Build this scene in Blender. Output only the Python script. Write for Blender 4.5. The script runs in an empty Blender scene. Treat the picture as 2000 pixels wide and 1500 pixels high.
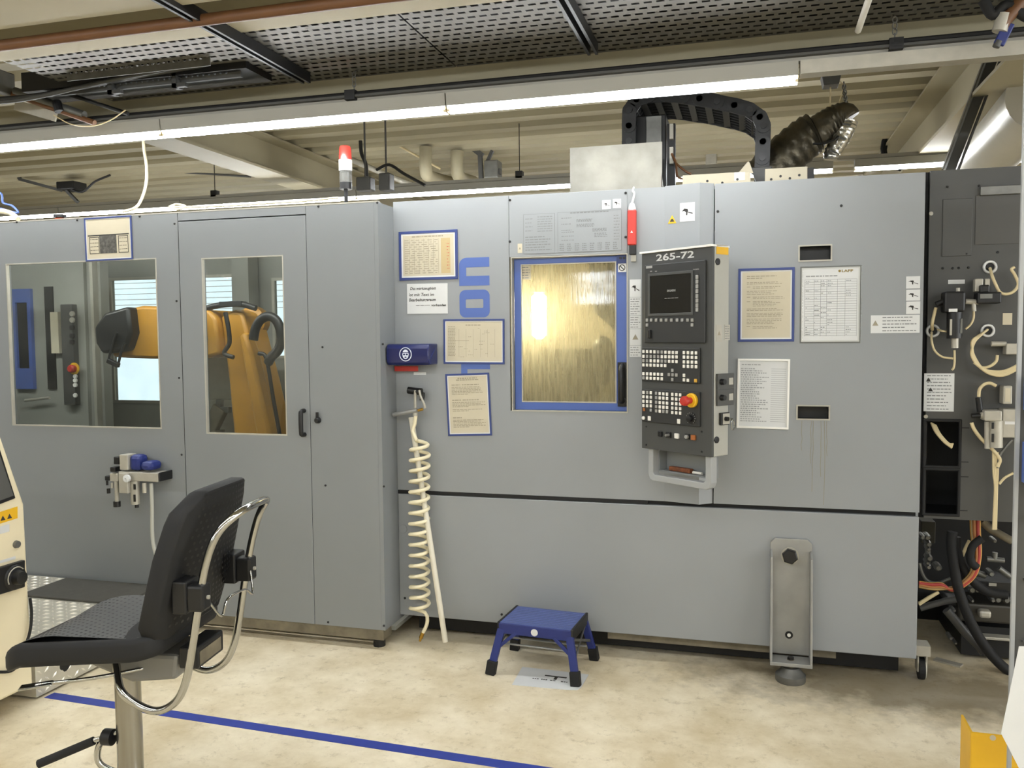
import bpy, bmesh, math, random
from mathutils import Vector as V3, Matrix
random.seed(7)
SC = bpy.context.scene
COL = SC.collection
R = math.radians

# ------------------------------------------------------------------ camera
F_PX, W_PX, H_PX = 1660.0, 2000.0, 1500.0
CAM = V3((0.0, -3.91, 1.526))
yaw, pitch, roll = R(15.755), R(-3.280), R(-0.528)
fw = V3((-math.sin(yaw)*math.cos(pitch), math.cos(yaw)*math.cos(pitch), math.sin(pitch)))
rt0 = V3((math.cos(yaw), math.sin(yaw), 0)); up0 = rt0.cross(fw)
rt = rt0*math.cos(roll) + up0*math.sin(roll)
up = up0*math.cos(roll) - rt0*math.sin(roll)
cd = bpy.data.cameras.new('camera'); cam = bpy.data.objects.new('camera', cd); COL.objects.link(cam)
cd.sensor_width = 36.0; cd.lens = 36.0*F_PX/W_PX; cd.clip_start = 0.05; cd.clip_end = 80
m = Matrix((rt, up, -fw)).transposed().to_4x4(); m.translation = CAM
cam.matrix_world = m
SC.camera = cam

# ------------------------------------------------------------------ world, exposure
w = bpy.data.worlds.new('world'); SC.world = w; w.use_nodes = True
bg = w.node_tree.nodes['Background']; bg.inputs[0].default_value = (0.75, 0.78, 0.8, 1); bg.inputs[1].default_value = 0.25
SC.view_settings.view_transform = 'Standard'; SC.view_settings.look = 'None'
SC.view_settings.exposure = 0.0; SC.view_settings.gamma = 1.0; SC.view_settings.use_curve_mapping = False
LED = 46.0            # radiance of the LED strip diffusers
LED_HALL = 62.0       # strips of the hall rows further off
LAMP_IN = 62.0        # work light inside the turning machine
DAY = 30.0            # daylight window behind the photographer

# ------------------------------------------------------------------ helpers
def ray(px, py):
    return fw + rt*((px-1000)/F_PX) + up*((750-py)/F_PX)
def at(px, py, X=None, Y=None, Z=None):
    d = ray(px, py)
    if Y is not None: t = (Y-CAM.y)/d.y
    elif X is not None: t = (X-CAM.x)/d.x
    else: t = (Z-CAM.z)/d.z
    return CAM + d*t
def ppm(p):                                             # pixels per metre at a point
    return F_PX/((V3(p)-CAM).dot(fw))
def lin(c):
    return tuple(((x/255)/12.92 if x/255 <= .04045 else ((x/255+.055)/1.055)**2.4) for x in c)

class Fr:                                               # vertical working plane: u along, v outwards, w up
    def __init__(s, O, U=(1,0,0), V=(0,-1,0), W=(0,0,1)):
        s.O = V3(O); s.U = V3(U).normalized(); s.V = V3(V).normalized(); s.W = V3(W).normalized()
    def t(s, p): return s.O + s.U*p[0] + s.V*p[1] + s.W*p[2]
    def uw(s, px, py, v=0.0):
        d = ray(px, py); o = s.O + s.V*v
        k = (o-CAM).dot(s.V)/d.dot(s.V); q = CAM + d*k - s.O
        return q.dot(s.U), q.dot(s.W)
    def rect(s, x0, y0, x1, y1, v=0.0):
        a = s.uw(x0, y0, v); b = s.uw(x1, y1, v)
        return min(a[0],b[0]), max(a[0],b[0]), min(a[1],b[1]), max(a[1],b[1])

MATS = {}
def mat(name, c, rough=0.5, metal=0.0, var=0.0, vscale=6.0, bump=0.0, bscale=60.0, emit=0.0, trans=0.0, coat=0.0, stretch=None, c2=None, alpha=1.0):
    if name in MATS: return MATS[name]
    mt = bpy.data.materials.new(name); mt.use_nodes = True; MATS[name] = mt
    nt = mt.node_tree; b = nt.nodes['Principled BSDF']
    col = lin(c) + (1,)
    b.inputs['Base Color'].default_value = col; b.inputs['Roughness'].default_value = rough; b.inputs['Metallic'].default_value = metal
    if coat: b.inputs['Coat Weight'].default_value = coat
    if trans: b.inputs['Transmission Weight'].default_value = trans
    if alpha < 1: b.inputs['Alpha'].default_value = alpha
    if emit:
        b.inputs['Emission Color'].default_value = col; b.inputs['Emission Strength'].default_value = emit
    if var or bump:
        tc = nt.nodes.new('ShaderNodeTexCoord'); mp = nt.nodes.new('ShaderNodeMapping')
        nt.links.new(tc.outputs['Object'], mp.inputs[0])
        if stretch: mp.inputs['Scale'].default_value = stretch
    if var:
        n = nt.nodes.new('ShaderNodeTexNoise'); n.inputs['Scale'].default_value = vscale; n.inputs['Detail'].default_value = 6
        nt.links.new(mp.outputs[0], n.inputs[0])
        rp = nt.nodes.new('ShaderNodeValToRGB'); rp.color_ramp.elements[0].position = .3; rp.color_ramp.elements[1].position = .7
        lo = lin(c2) if c2 else tuple(x*(1-var) for x in col[:3]); hi = tuple(min(1, x*(1+var*.5)) for x in col[:3])
        rp.color_ramp.elements[0].color = lo + (1,); rp.color_ramp.elements[1].color = hi + (1,)
        nt.links.new(n.outputs[0], rp.inputs[0]); nt.links.new(rp.outputs[0], b.inputs['Base Color'])
    if bump:
        n2 = nt.nodes.new('ShaderNodeTexNoise'); n2.inputs['Scale'].default_value = bscale; n2.inputs['Detail'].default_value = 4
        nt.links.new(mp.outputs[0], n2.inputs[0])
        bp = nt.nodes.new('ShaderNodeBump'); bp.inputs['Strength'].default_value = bump; bp.inputs['Distance'].default_value = .01
        nt.links.new(n2.outputs[0], bp.inputs['Height']); nt.links.new(bp.outputs[0], b.inputs['Normal'])
    return mt

OFF = {}
def rootof(o):
    while o.parent: o = o.parent
    return o
def tag(o, label=None, cat=None, group=None, kind=None):
    if label: o['label'] = label
    if cat: o['category'] = cat
    if group: o['group'] = group
    if kind: o['kind'] = kind
    return o
def thing(name, label, cat, loc=(0,0,0), group=None, rz=0.0, local=False):
    o = bpy.data.objects.new(name, None); COL.objects.link(o)
    o.location = loc; o.rotation_euler[2] = rz; o.empty_display_size = .1
    OFF[o.name] = V3((0,0,0)) if local else V3(loc)
    return tag(o, label, cat, group)

def crom(pts, n=6, closed=False):
    P = [V3(p) for p in pts]; out = []; N = len(P)
    for i in range(N if closed else N-1):
        p1, p2 = P[i], P[(i+1) % N]
        p0 = P[i-1] if (closed or i > 0) else p1*2-p2
        p3 = P[(i+2) % N] if (closed or i+2 < N) else p2*2-p1
        for k in range(n):
            t = k/n
            out.append(((p1*2) + (p2-p0)*t + (p0*2-p1*5+p2*4-p3)*t*t + (p1*3-p0-p2*3+p3)*t**3)*.5)
    if not closed: out.append(P[-1])
    return out

class MB:
    def __init__(s, fr=None): s.v = []; s.f = []; s.fr = fr
    def add(s, vs, fs):
        b = len(s.v)
        s.v += [s.fr.t(p) if s.fr else V3(p) for p in vs]
        s.f += [tuple(b+i for i in f) for f in fs]; return s
    def box(s, x0, x1, y0, y1, z0, z1):
        return s.add([(x0,y0,z0),(x1,y0,z0),(x1,y1,z0),(x0,y1,z0),(x0,y0,z1),(x1,y0,z1),(x1,y1,z1),(x0,y1,z1)],
            [(0,3,2,1),(4,5,6,7),(0,1,5,4),(1,2,6,5),(2,3,7,6),(3,0,4,7)])
    def quad(s, a, b, c, d): return s.add([a,b,c,d], [(0,1,2,3)])
    def frame(s, u0, u1, w0, w1, t, v0, v1, tb=None, tt=None):   # rectangular border in u/w
        tb = t if tb is None else tb; tt = t if tt is None else tt
        o = [(u0,w0),(u1,w0),(u1,w1),(u0,w1)]; i = [(u0+t,w0+tb),(u1-t,w0+tb),(u1-t,w1-tt),(u0+t,w1-tt)]
        vs = [(a,v,b) for v in (v0,v1) for a,b in o+i]; fs = []
        for k in range(4):
            j = (k+1) % 4
            fs += [(k,j,4+j,4+k), (8+k,8+j,12+j,12+k), (k,j,8+j,8+k), (4+k,4+j,12+j,12+k)]
        return s.add(vs, fs)
    def cyl(s, p0, p1, r0, r1=None, n=12, cap=True):
        p0, p1 = V3(p0), V3(p1); r1 = r0 if r1 is None else r1
        d = (p1-p0).normalized(); a = d.orthogonal().normalized(); b = d.cross(a)
        vs = []
        for p, r in ((p0,r0),(p1,r1)):
            vs += [p + (a*math.cos(2*math.pi*i/n) + b*math.sin(2*math.pi*i/n))*r for i in range(n)]
        fs = [(i,(i+1)%n,n+(i+1)%n,n+i) for i in range(n)]
        if cap: fs += [tuple(range(n-1,-1,-1)), tuple(range(n,2*n))]
        return s.add(vs, fs)
    def tube(s, pts, r, n=8, closed=False, rad=None):
        P = [V3(p) for p in pts]; N = len(P); vs = []; a = None
        for i, p in enumerate(P):
            if closed: d = P[(i+1)%N]-P[i-1]
            else: d = P[min(i+1,N-1)]-P[max(i-1,0)]
            if d.length < 1e-9: d = V3((0,0,1))
            d.normalize()
            a = d.orthogonal() if a is None else a - d*a.dot(d)
            if a.length < 1e-6: a = d.orthogonal()
            a.normalize(); b = d.cross(a); q = rad[i] if rad else r
            vs += [p + (a*math.cos(2*math.pi*k/n) + b*math.sin(2*math.pi*k/n))*q for k in range(n)]
        fs = []
        for i in range(N if closed else N-1):
            j = (i+1) % N
            fs += [(i*n+k, i*n+(k+1)%n, j*n+(k+1)%n, j*n+k) for k in range(n)]
        if not closed: fs += [tuple(range(n-1,-1,-1)), tuple((N-1)*n+k for k in range(n))]
        return s.add(vs, fs)
    def bar(s, p0, p1, wd, ht, upv=(0,0,1)):
        p0, p1 = V3(p0), V3(p1); d = (p1-p0).normalized(); u = V3(upv); u = (u-d*u.dot(d)).normalized(); sd = d.cross(u)
        vs = []
        for p in (p0, p1):
            for a, b in ((-1,-1),(1,-1),(1,1),(-1,1)): vs.append(p + sd*(a*wd/2) + u*(b*ht/2))
        return s.add(vs, [(0,1,2,3),(7,6,5,4),(0,4,5,1),(1,5,6,2),(2,6,7,3),(3,7,4,0)])
    def prism(s, poly, ax, a0, a1):                       # polygon in the two other axes, swept along ax
        def mk(p, a):
            return {'x': (a,p[0],p[1]), 'y': (p[0],a,p[1]), 'z': (p[0],p[1],a)}[ax]
        n = len(poly)
        return s.add([mk(p,a0) for p in poly] + [mk(p,a1) for p in poly],
            [tuple(range(n-1,-1,-1)), tuple(range(n,2*n))] + [(i,(i+1)%n,n+(i+1)%n,n+i) for i in range(n)])
    def lathe(s, prof, p, d, n=16):
        p = V3(p); d = V3(d).normalized(); a = d.orthogonal().normalized(); b = d.cross(a); vs = []
        for r, h in prof:
            vs += [p + d*h + (a*math.cos(2*math.pi*k/n) + b*math.sin(2*math.pi*k/n))*max(r,1e-5) for k in range(n)]
        fs = []
        for i in range(len(prof)-1):
            fs += [(i*n+k, i*n+(k+1)%n, (i+1)*n+(k+1)%n, (i+1)*n+k) for k in range(n)]
        fs += [tuple(range(n-1,-1,-1)), tuple((len(prof)-1)*n+k for k in range(n))]
        return s.add(vs, fs)
    def sph(s, c, r, n=10, sc=(1,1,1)):
        c = V3(c); vs = []; fs = []; mrow = n//2
        for i in range(mrow+1):
            th = math.pi*i/mrow
            for k in range(n):
                ph = 2*math.pi*k/n
                vs.append((c.x+r*sc[0]*math.sin(th)*math.cos(ph), c.y+r*sc[1]*math.sin(th)*math.sin(ph), c.z+r*sc[2]*math.cos(th)))
        for i in range(mrow): fs += [(i*n+k, i*n+(k+1)%n, (i+1)*n+(k+1)%n, (i+1)*n+k) for k in range(n)]
        return s.add(vs, fs)
    def panel(s, u0, u1, w0, w1, v0, v1, holes=()):       # slab with rectangular openings
        us = sorted(set([u0,u1] + [min(max(h[k],u0),u1) for h in holes for k in (0,1)]))
        ws = sorted(set([w0,w1] + [min(max(h[k],w0),w1) for h in holes for k in (2,3)]))
        nu, nw = len(us)-1, len(ws)-1
        def solid(i, j):
            if i < 0 or j < 0 or i >= nu or j >= nw: return False
            cu, cw = (us[i]+us[i+1])/2, (ws[j]+ws[j+1])/2
            return not any(h[0] < cu < h[1] and h[2] < cw < h[3] for h in holes)
        vs = [(u,v,x) for v in (v0,v1) for x in ws for u in us]; L = (nu+1)*(nw+1); fs = []
        ix = lambda i, j, k: k*L + j*(nu+1) + i
        for j in range(nw):
            for i in range(nu):
                if not solid(i,j): continue
                for k in (0,1): fs.append((ix(i,j,k),ix(i+1,j,k),ix(i+1,j+1,k),ix(i,j+1,k)))
                if not solid(i-1,j): fs.append((ix(i,j,0),ix(i,j+1,0),ix(i,j+1,1),ix(i,j,1)))
                if not solid(i+1,j): fs.append((ix(i+1,j,0),ix(i+1,j+1,0),ix(i+1,j+1,1),ix(i+1,j,1)))
                if not solid(i,j-1): fs.append((ix(i,j,0),ix(i+1,j,0),ix(i+1,j,1),ix(i,j,1)))
                if not solid(i,j+1): fs.append((ix(i,j+1,0),ix(i+1,j+1,0),ix(i+1,j+1,1),ix(i,j+1,1)))
        return s.add(vs, fs)
    def build(s, name, mt, parent=None, smooth=None, bevel=0.0, seg=2, label=None, kind=None, recalc=True):
        off = OFF.get(rootof(parent).name, V3((0,0,0))) if parent else V3((0,0,0))
        me = bpy.data.meshes.new(name)
        me.from_pydata([tuple(p-off) for p in s.v], [], s.f)
        if recalc:
            bm = bmesh.new(); bm.from_mesh(me); 
            loose = [v for v in bm.verts if not v.link_faces]
            if loose: bmesh.ops.delete(bm, geom=loose, context='VERTS')
            bmesh.ops.recalc_face_normals(bm, faces=bm.faces); bm.to_mesh(me); bm.free()
        if mt: me.materials.append(mt)
        if smooth:
            me.shade_smooth(); me.set_sharp_from_angle(angle=R(smooth))
        o = bpy.data.objects.new(name, me); COL.objects.link(o)
        if parent: o.parent = parent
        if bevel:
            b = o.modifiers.new('bevel', 'BEVEL'); b.width = bevel; b.segments = seg; b.limit_method = 'ANGLE'; b.angle_limit = R(40)
        if label: o['label'] = label
        if kind: o['kind'] = kind
        return o

def one(name, label, cat, mb, mt, group=None, **k):      # a thing that is one mesh, origin at its base centre
    n = len(mb.v); c = V3((0,0,0))
    for p in mb.v: c += p
    c /= n; c.z = min(p.z for p in mb.v)
    mb.v = [p-c for p in mb.v]
    o = mb.build(name, mt, **k); o.location = c
    return tag(o, label, cat, group)

def text_geo(txt, size, bold=0.0, shear=0.0):
    cu = bpy.data.curves.new('lettering', 'FONT'); cu.body = txt; cu.size = size; cu.offset = bold; cu.shear = shear
    cu.align_x = 'CENTER'; cu.align_y = 'CENTER'; cu.resolution_u = 3
    ob = bpy.data.objects.new('lettering', cu); COL.objects.link(ob)
    dg = bpy.context.evaluated_depsgraph_get(); me = bpy.data.meshes.new_from_object(ob.evaluated_get(dg))
    vs = [v.co.copy() for v in me.vertices]; fs = [tuple(p.vertices) for p in me.polygons]
    COL.objects.unlink(ob); bpy.data.objects.remove(ob); bpy.data.curves.remove(cu); bpy.data.meshes.remove(me)
    return vs, fs
def text(mb, txt, u, w, v, height, bold=0.0, width=None, shear=0.0):
    vs, fs = text_geo(txt, 1.0, bold, shear)
    xs = [p.x for p in vs]; ys = [p.y for p in vs]
    sy = height/(max(ys)-min(ys)); sx = width/(max(xs)-min(xs)) if width else sy
    cx, cy = (max(xs)+min(xs))/2, (max(ys)+min(ys))/2
    mb.add([(u+(p.x-cx)*sx, v, w+(p.y-cy)*sy) for p in vs], fs)

def wline(mb, u0, u1, w, h, v, rnd, wl=(.006,.02), gap=.003):  # one printed line, split into words
    u = u0
    while u < u1-.003:
        e = min(u1, u+rnd.uniform(*wl)); mb.quad((u,v,w-h/2),(e,v,w-h/2),(e,v,w+h/2),(u,v,w+h/2)); u = e+gap

# ------------------------------------------------------------------ materials
M_GREY  = mat('machine_grey_paint', (141,144,146), .42, 0, .06, 1.6, .02, 250)
M_CELL  = mat('cell_grey_paint', (126,129,131), .45, 0, .05, 1.8, .02, 250)
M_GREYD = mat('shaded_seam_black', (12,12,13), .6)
M_DARK  = mat('dark_grey_enclosure', (71,71,69), .5, 0, .12, 3)
M_BLACK = mat('black_plastic', (14,14,15), .45)
M_RUB   = mat('black_rubber', (15,15,16), .75)
M_BLUE  = mat('blue_door_paint', (72,96,162), .4, 0, .08, 5)
M_LET   = mat('blue_lettering_vinyl', (76,100,164), .5)
M_BFR   = mat('blue_plastic_frame', (46,62,118), .45)
M_PAPER = mat('paper_cream', (194,185,162), .8, 0, .04, 12)
M_PWHT  = mat('paper_white', (208,209,208), .7, 0, .03, 9)
M_INK   = mat('ink_grey_print', (150,142,124), .8)
M_INKD  = mat('ink_dark_print', (52,50,48), .8)
M_INKL  = mat('ink_pale_print', (120,122,122), .7)
M_INKF  = mat('ink_faded_print', (152,154,154), .7)
M_STEEL = mat('brushed_steel', (150,150,147), .42, .35, .10, 14, .03, 90)
M_STAIN = mat('stainless_sheet', (176,168,150), .50, 1.0, .22, 5, .06, 30, stretch=(1,1,.25))
M_CHROME= mat('chrome_tube', (178,178,175), .14, 1.0)
M_ALU   = mat('bare_aluminium', (150,147,137), .5, .35, .22, 9, .05, 60)
M_BEIGE = mat('beige_roof_paint', (164,156,130), .6, 0, .06, 2)
M_WHITE = mat('white_plastic', (232,230,224), .45)
M_CREAM = mat('cream_machine_paint', (228,216,184), .42, 0, .05, 4)
M_YEL   = mat('warning_yellow', (226,176,30), .45, 0, .08, 8)
M_ROBOT = mat('robot_yellow_paint', (182,130,40), .42, 0, .15, 6)
M_RED   = mat('red_plastic', (184,50,40), .4)
M_ORANGE= mat('orange_plastic', (156,92,44), .5)
M_TAPE  = mat('blue_floor_tape', (38,58,150), .5, 0, .15, 20)
M_STOOL = mat('blue_stool_paint', (28,42,108), .42, 0, .1, 18)
M_BOXB  = mat('dark_blue_plastic', (13,24,84), .28, 0, .05, 8, coat=.3)
M_GALV  = mat('galvanised_steel', (120,120,116), .45, .7, .2, 18)
M_GALVD = mat('perforated_tray_steel', (104,102,95), .5, .3, .15, 8)
M_HOSE  = mat('cream_hose', (232,222,190), .4)
M_CABLE = mat('cream_cable', (206,190,150), .5)
M_BRASS = mat('brass', (190,150,70), .3, 1.0)
M_FIT   = mat('grey_fitting', (176,172,160), .45, .3, .1, 20)
M_BROWN = mat('brown_pipe_paint', (102,67,38), .5, 0, .1, 10)
M_TAN   = mat('grimy_plinth', (112,104,86), .7, 0, .35, 14)
M_HOUS  = mat('lamp_housing_grey', (150,148,140), .5)
M_TREAD = mat('ribbed_blue_tread', (72,86,140), .4, 0, .1, 18)  # stool blue made lighter for the light its ridges catch
M_CHAN  = mat('cable_channel_steel', (66,66,64), .5, .3, .15, 10)
M_COLM  = mat('chair_column_steel', (150,147,138), .25, .9)
M_GRIP  = mat('grey_handle_paint', (156,158,158), .4)
def glass_mat(name, tint, refl, rough=.02, haze=0.0, hcol=(200,200,195), streak=False):
    mt = bpy.data.materials.new(name); mt.use_nodes = True; nt = mt.node_tree; nt.nodes.clear()
    out = nt.nodes.new('ShaderNodeOutputMaterial'); tr = nt.nodes.new('ShaderNodeBsdfTransparent'); tr.inputs[0].default_value = lin(tint)+(1,)
    gl = nt.nodes.new('ShaderNodeBsdfGlossy'); gl.inputs['Roughness'].default_value = rough
    fr = nt.nodes.new('ShaderNodeFresnel'); fr.inputs[0].default_value = 1.5
    ml = nt.nodes.new('ShaderNodeMath'); ml.operation = 'MULTIPLY'; ml.inputs[1].default_value = refl; ge = nt.nodes.new('ShaderNodeNewGeometry'); sb_ = nt.nodes.new('ShaderNodeMath'); sb_.operation = 'SUBTRACT'; sb_.inputs[0].default_value = 1.0; nt.links.new(ge.outputs['Backfacing'], sb_.inputs[1])
    m0 = nt.nodes.new('ShaderNodeMath'); m0.operation = 'MULTIPLY'; nt.links.new(fr.outputs[0], m0.inputs[0]); nt.links.new(sb_.outputs[0], m0.inputs[1]); nt.links.new(m0.outputs[0], ml.inputs[0])
    mx = nt.nodes.new('ShaderNodeMixShader'); nt.links.new(ml.outputs[0], mx.inputs[0]); nt.links.new(tr.outputs[0], mx.inputs[1]); nt.links.new(gl.outputs[0], mx.inputs[2])
    last = mx
    if haze:
        tl = nt.nodes.new('ShaderNodeBsdfTranslucent'); tl.inputs[0].default_value = lin(hcol)+(1,)
        df = nt.nodes.new('ShaderNodeBsdfDiffuse'); df.inputs[0].default_value = lin(hcol)+(1,)
        m2 = nt.nodes.new('ShaderNodeMixShader'); m2.inputs[0].default_value = .25; nt.links.new(tl.outputs[0], m2.inputs[1]); nt.links.new(df.outputs[0], m2.inputs[2])
        m3 = nt.nodes.new('ShaderNodeMixShader'); nt.links.new(mx.outputs[0], m3.inputs[1]); nt.links.new(m2.outputs[0], m3.inputs[2])
        tc = nt.nodes.new('ShaderNodeTexCoord'); mp = nt.nodes.new('ShaderNodeMapping'); mp.inputs['Scale'].default_value = (60,60,5) if streak else (3,3,3)
        n = nt.nodes.new('ShaderNodeTexNoise'); n.inputs['Scale'].default_value = 1.6; n.inputs['Detail'].default_value = 6
        nt.links.new(tc.outputs['Object'], mp.inputs[0]); nt.links.new(mp.outputs[0], n.inputs[0])
        mr = nt.nodes.new('ShaderNodeMapRange'); mr.inputs[1].default_value = .3; mr.inputs[2].default_value = .75
        mr.inputs[3].default_value = haze*(.6 if streak else .35); mr.inputs[4].default_value = min(1, haze*1.35)
        nt.links.new(n.outputs[0], mr.inputs[0]); nt.links.new(mr.outputs[0], m3.inputs[0]); last = m3
        if streak:
            bp = nt.nodes.new('ShaderNodeBump'); bp.inputs['Strength'].default_value = .08; bp.inputs['Distance'].default_value = .002
            nt.links.new(n.outputs[0], bp.inputs['Height']); nt.links.new(bp.outputs[0], gl.inputs['Normal'])
    nt.links.new(last.outputs[0], out.inputs[0]); return mt
M_PANE = glass_mat('clear_pane', (226,230,228), 1.0, .02, .05, (150,152,148))
M_WET  = glass_mat('oil_wet_pane', (225,222,208), 1.0, .03, .27, (236,228,200), True)
M_CLEAR= glass_mat('clear_cover', (240,240,238), 1.0, .05)
def emis(name, c, s):
    mt = bpy.data.materials.new(name); mt.use_nodes = True; nt = mt.node_tree; nt.nodes.clear()
    e = nt.nodes.new('ShaderNodeEmission'); e.inputs[0].default_value = tuple(c)+(1,); e.inputs[1].default_value = s
    o = nt.nodes.new('ShaderNodeOutputMaterial'); nt.links.new(e.outputs[0], o.inputs[0]); return mt
M_LED  = emis('led_diffuser', (.96,.985,1), LED)
M_LEDH = emis('led_diffuser_hall', (.96,.985,1), LED_HALL)
M_WORK = emis('work_lamp_glow', (1,.93,.70), LAMP_IN)
M_DAY  = emis('daylight_pane', (.86,.93,1), DAY)

F0 = Fr((0,0,0))                   # front plane of the turning machine
FC = Fr((0,-.18,0))                # front plane of the robot cell
# ------------------------------------------------------------------ the hall
def struct(name, mb, mt, **k):
    o = mb.build(name, mt, **k); o['kind'] = 'structure'; return o
XL, XR, YF, YB, ZC = -13.0, 9.0, -9.0, 15.0, 3.3
def floor_mat():
    mt = bpy.data.materials.new('screed_floor'); mt.use_nodes = True; nt = mt.node_tree; b = nt.nodes['Principled BSDF']
    tc = nt.nodes.new('ShaderNodeTexCoord')
    def noise(sc, det, lo, hi, rough=.6):
        n = nt.nodes.new('ShaderNodeTexNoise'); n.inputs['Scale'].default_value = sc; n.inputs['Detail'].default_value = det; n.inputs['Roughness'].default_value = rough
        nt.links.new(tc.outputs['Object'], n.inputs[0])
        r = nt.nodes.new('ShaderNodeMapRange'); r.inputs[1].default_value = lo; r.inputs[2].default_value = hi; nt.links.new(n.outputs[0], r.inputs[0]); return n, r
    base = nt.nodes.new('ShaderNodeMix'); base.data_type = 'RGBA'
    n1, r1 = noise(2.2, 7, .35, .7, .68); nt.links.new(r1.outputs[0], base.inputs[0])
    base.inputs[6].default_value = lin((200,184,150))+(1,); base.inputs[7].default_value = lin((242,232,208))+(1,)
    st = nt.nodes.new('ShaderNodeMix'); st.data_type = 'RGBA'; n2, r2 = noise(16, 9, .54, .8, .8)
    nt.links.new(r2.outputs[0], st.inputs[0]); nt.links.new(base.outputs[2], st.inputs[6]); st.inputs[7].default_value = lin((146,126,88))+(1,)
    # oil dirt trodden in along the machine's right end, its shadow painted in too
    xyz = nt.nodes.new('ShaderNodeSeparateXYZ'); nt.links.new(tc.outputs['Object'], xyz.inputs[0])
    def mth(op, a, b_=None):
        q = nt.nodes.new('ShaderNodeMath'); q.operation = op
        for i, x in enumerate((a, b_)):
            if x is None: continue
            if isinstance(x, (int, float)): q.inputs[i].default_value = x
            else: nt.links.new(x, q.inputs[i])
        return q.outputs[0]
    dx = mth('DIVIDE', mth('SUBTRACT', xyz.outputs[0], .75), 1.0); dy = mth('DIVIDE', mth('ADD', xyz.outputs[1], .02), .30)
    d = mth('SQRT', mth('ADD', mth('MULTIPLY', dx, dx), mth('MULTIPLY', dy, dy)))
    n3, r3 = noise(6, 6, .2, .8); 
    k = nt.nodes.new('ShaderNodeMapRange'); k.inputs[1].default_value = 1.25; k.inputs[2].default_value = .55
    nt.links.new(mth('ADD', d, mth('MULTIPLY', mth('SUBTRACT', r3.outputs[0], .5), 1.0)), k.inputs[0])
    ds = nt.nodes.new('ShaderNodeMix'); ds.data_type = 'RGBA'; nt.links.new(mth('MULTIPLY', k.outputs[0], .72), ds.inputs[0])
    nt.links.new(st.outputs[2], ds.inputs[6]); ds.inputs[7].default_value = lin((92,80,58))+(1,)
    nt.links.new(ds.outputs[2], b.inputs['Base Color']); b.inputs['Roughness'].default_value = .55
    bp = nt.nodes.new('ShaderNodeBump'); bp.inputs['Strength'].default_value = .12; bp.inputs['Distance'].default_value = .01
    nt.links.new(n2.outputs[0], bp.inputs['Height']); nt.links.new(bp.outputs[0], b.inputs['Normal'])
    return mt
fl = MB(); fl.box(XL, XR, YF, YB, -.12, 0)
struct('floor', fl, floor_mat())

# trapezoid roof deck, ribs running along X
prof = []; y = YF; pit = .33
while y < YB:
    prof += [(y, ZC), (y+pit*.42, ZC), (y+pit*.50, ZC+.07), (y+pit*.92, ZC+.07)]; y += pit
prof.append((YB+.2, ZC))
cm = MB(); n = len(prof)
cm.add([(x, p[0], p[1]) for x in (XL, XR) for p in prof] + [(x, p[0], p[1]+.03) for x in (XL, XR) for p in prof],
       [(i, i+1, n+i+1, n+i) for i in range(n-1)] + [(2*n+i, 2*n+i+1, 3*n+i+1, 3*n+i) for i in range(n-1)] + [(0,n,3*n,2*n), (n-1,2*n-1,4*n-1,3*n-1)])
struct('ceiling', cm, M_BEIGE)
M_WALL = mat('hall_wall_paint', (196,190,172), .8, 0, .08, 1)
struct('wall_back', MB().box(XL, XR, YB, YB+.15, 0, ZC+.1), M_WALL)
struct('wall_left', MB().box(XL-.15, XL, YF, YB, 0, ZC+.1), M_WALL)
# unseen window band added in the right-hand hall wall for light from that side
FWR = Fr((XR,0,0), (0,1,0), (-1,0,0))
wb = [(-8.2+k*2.1, -6.3+k*2.1, 1.15, 2.65) for k in range(4)]
struct('wall_right', MB(FWR).panel(YF, YB, 0, ZC+.1, -.15, 0, wb), M_WALL)
M_FILLR = emis('daylight_side_pane', (.93,.97,1), 13.0)
for k, h in enumerate(wb):
    wr = struct('window_%d' % (3+k), MB(FWR).frame(h[0]-.05,h[1]+.05,h[2]-.05,h[3]+.05,.06,-.10,.02), M_WHITE)
    MB(FWR).box(h[0],h[1],-.09,-.08,h[2],h[3]).build('pane', M_FILLR, wr)
    MB(FWR).box((h[0]+h[1])/2-.03,(h[0]+h[1])/2+.03,-.08,-.02,h[2],h[3]).build('mullion', M_WHITE, wr)
# daylight window in the wall behind the photographer (mirrored by the wet door pane)
def mirr(px, py):
    h = at(px, py, Y=-.02); d = ray(px, py); d = V3((d.x, -d.y, d.z)); k = (YF+.02-h.y)/d.y; return h + d*k
a, b2 = mirr(1122, 531), mirr(1194, 592)
wx0, wx1, wz0, wz1 = min(a.x,b2.x), max(a.x,b2.x), min(a.z,b2.z), max(a.z,b2.z)
FWL = Fr((0,YF,0), (1,0,0), (0,1,0))
struct('wall_front', MB(FWL).panel(XL, XR, 0, ZC+.1, -.15, 0, [(wx0,wx1,wz0,wz1)]), M_WALL)
wd = MB(FWL).frame(wx0-.05, wx1+.05, wz0-.05, wz1+.05, .05, -.08, .02); wroot = struct('window_1', wd, M_WHITE)
MB(FWL).box(wx0, wx1, -.10, -.09, wz0, wz1).build('pane', M_DAY, wroot)
for s in (0, 1):
    MB(FWL).bar((wx0, -.03, wz1-.1-s*.28), (wx1, -.03, wz0+.12+s*.28), .03, .05).build('brace', M_DARK, wroot)

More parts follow.
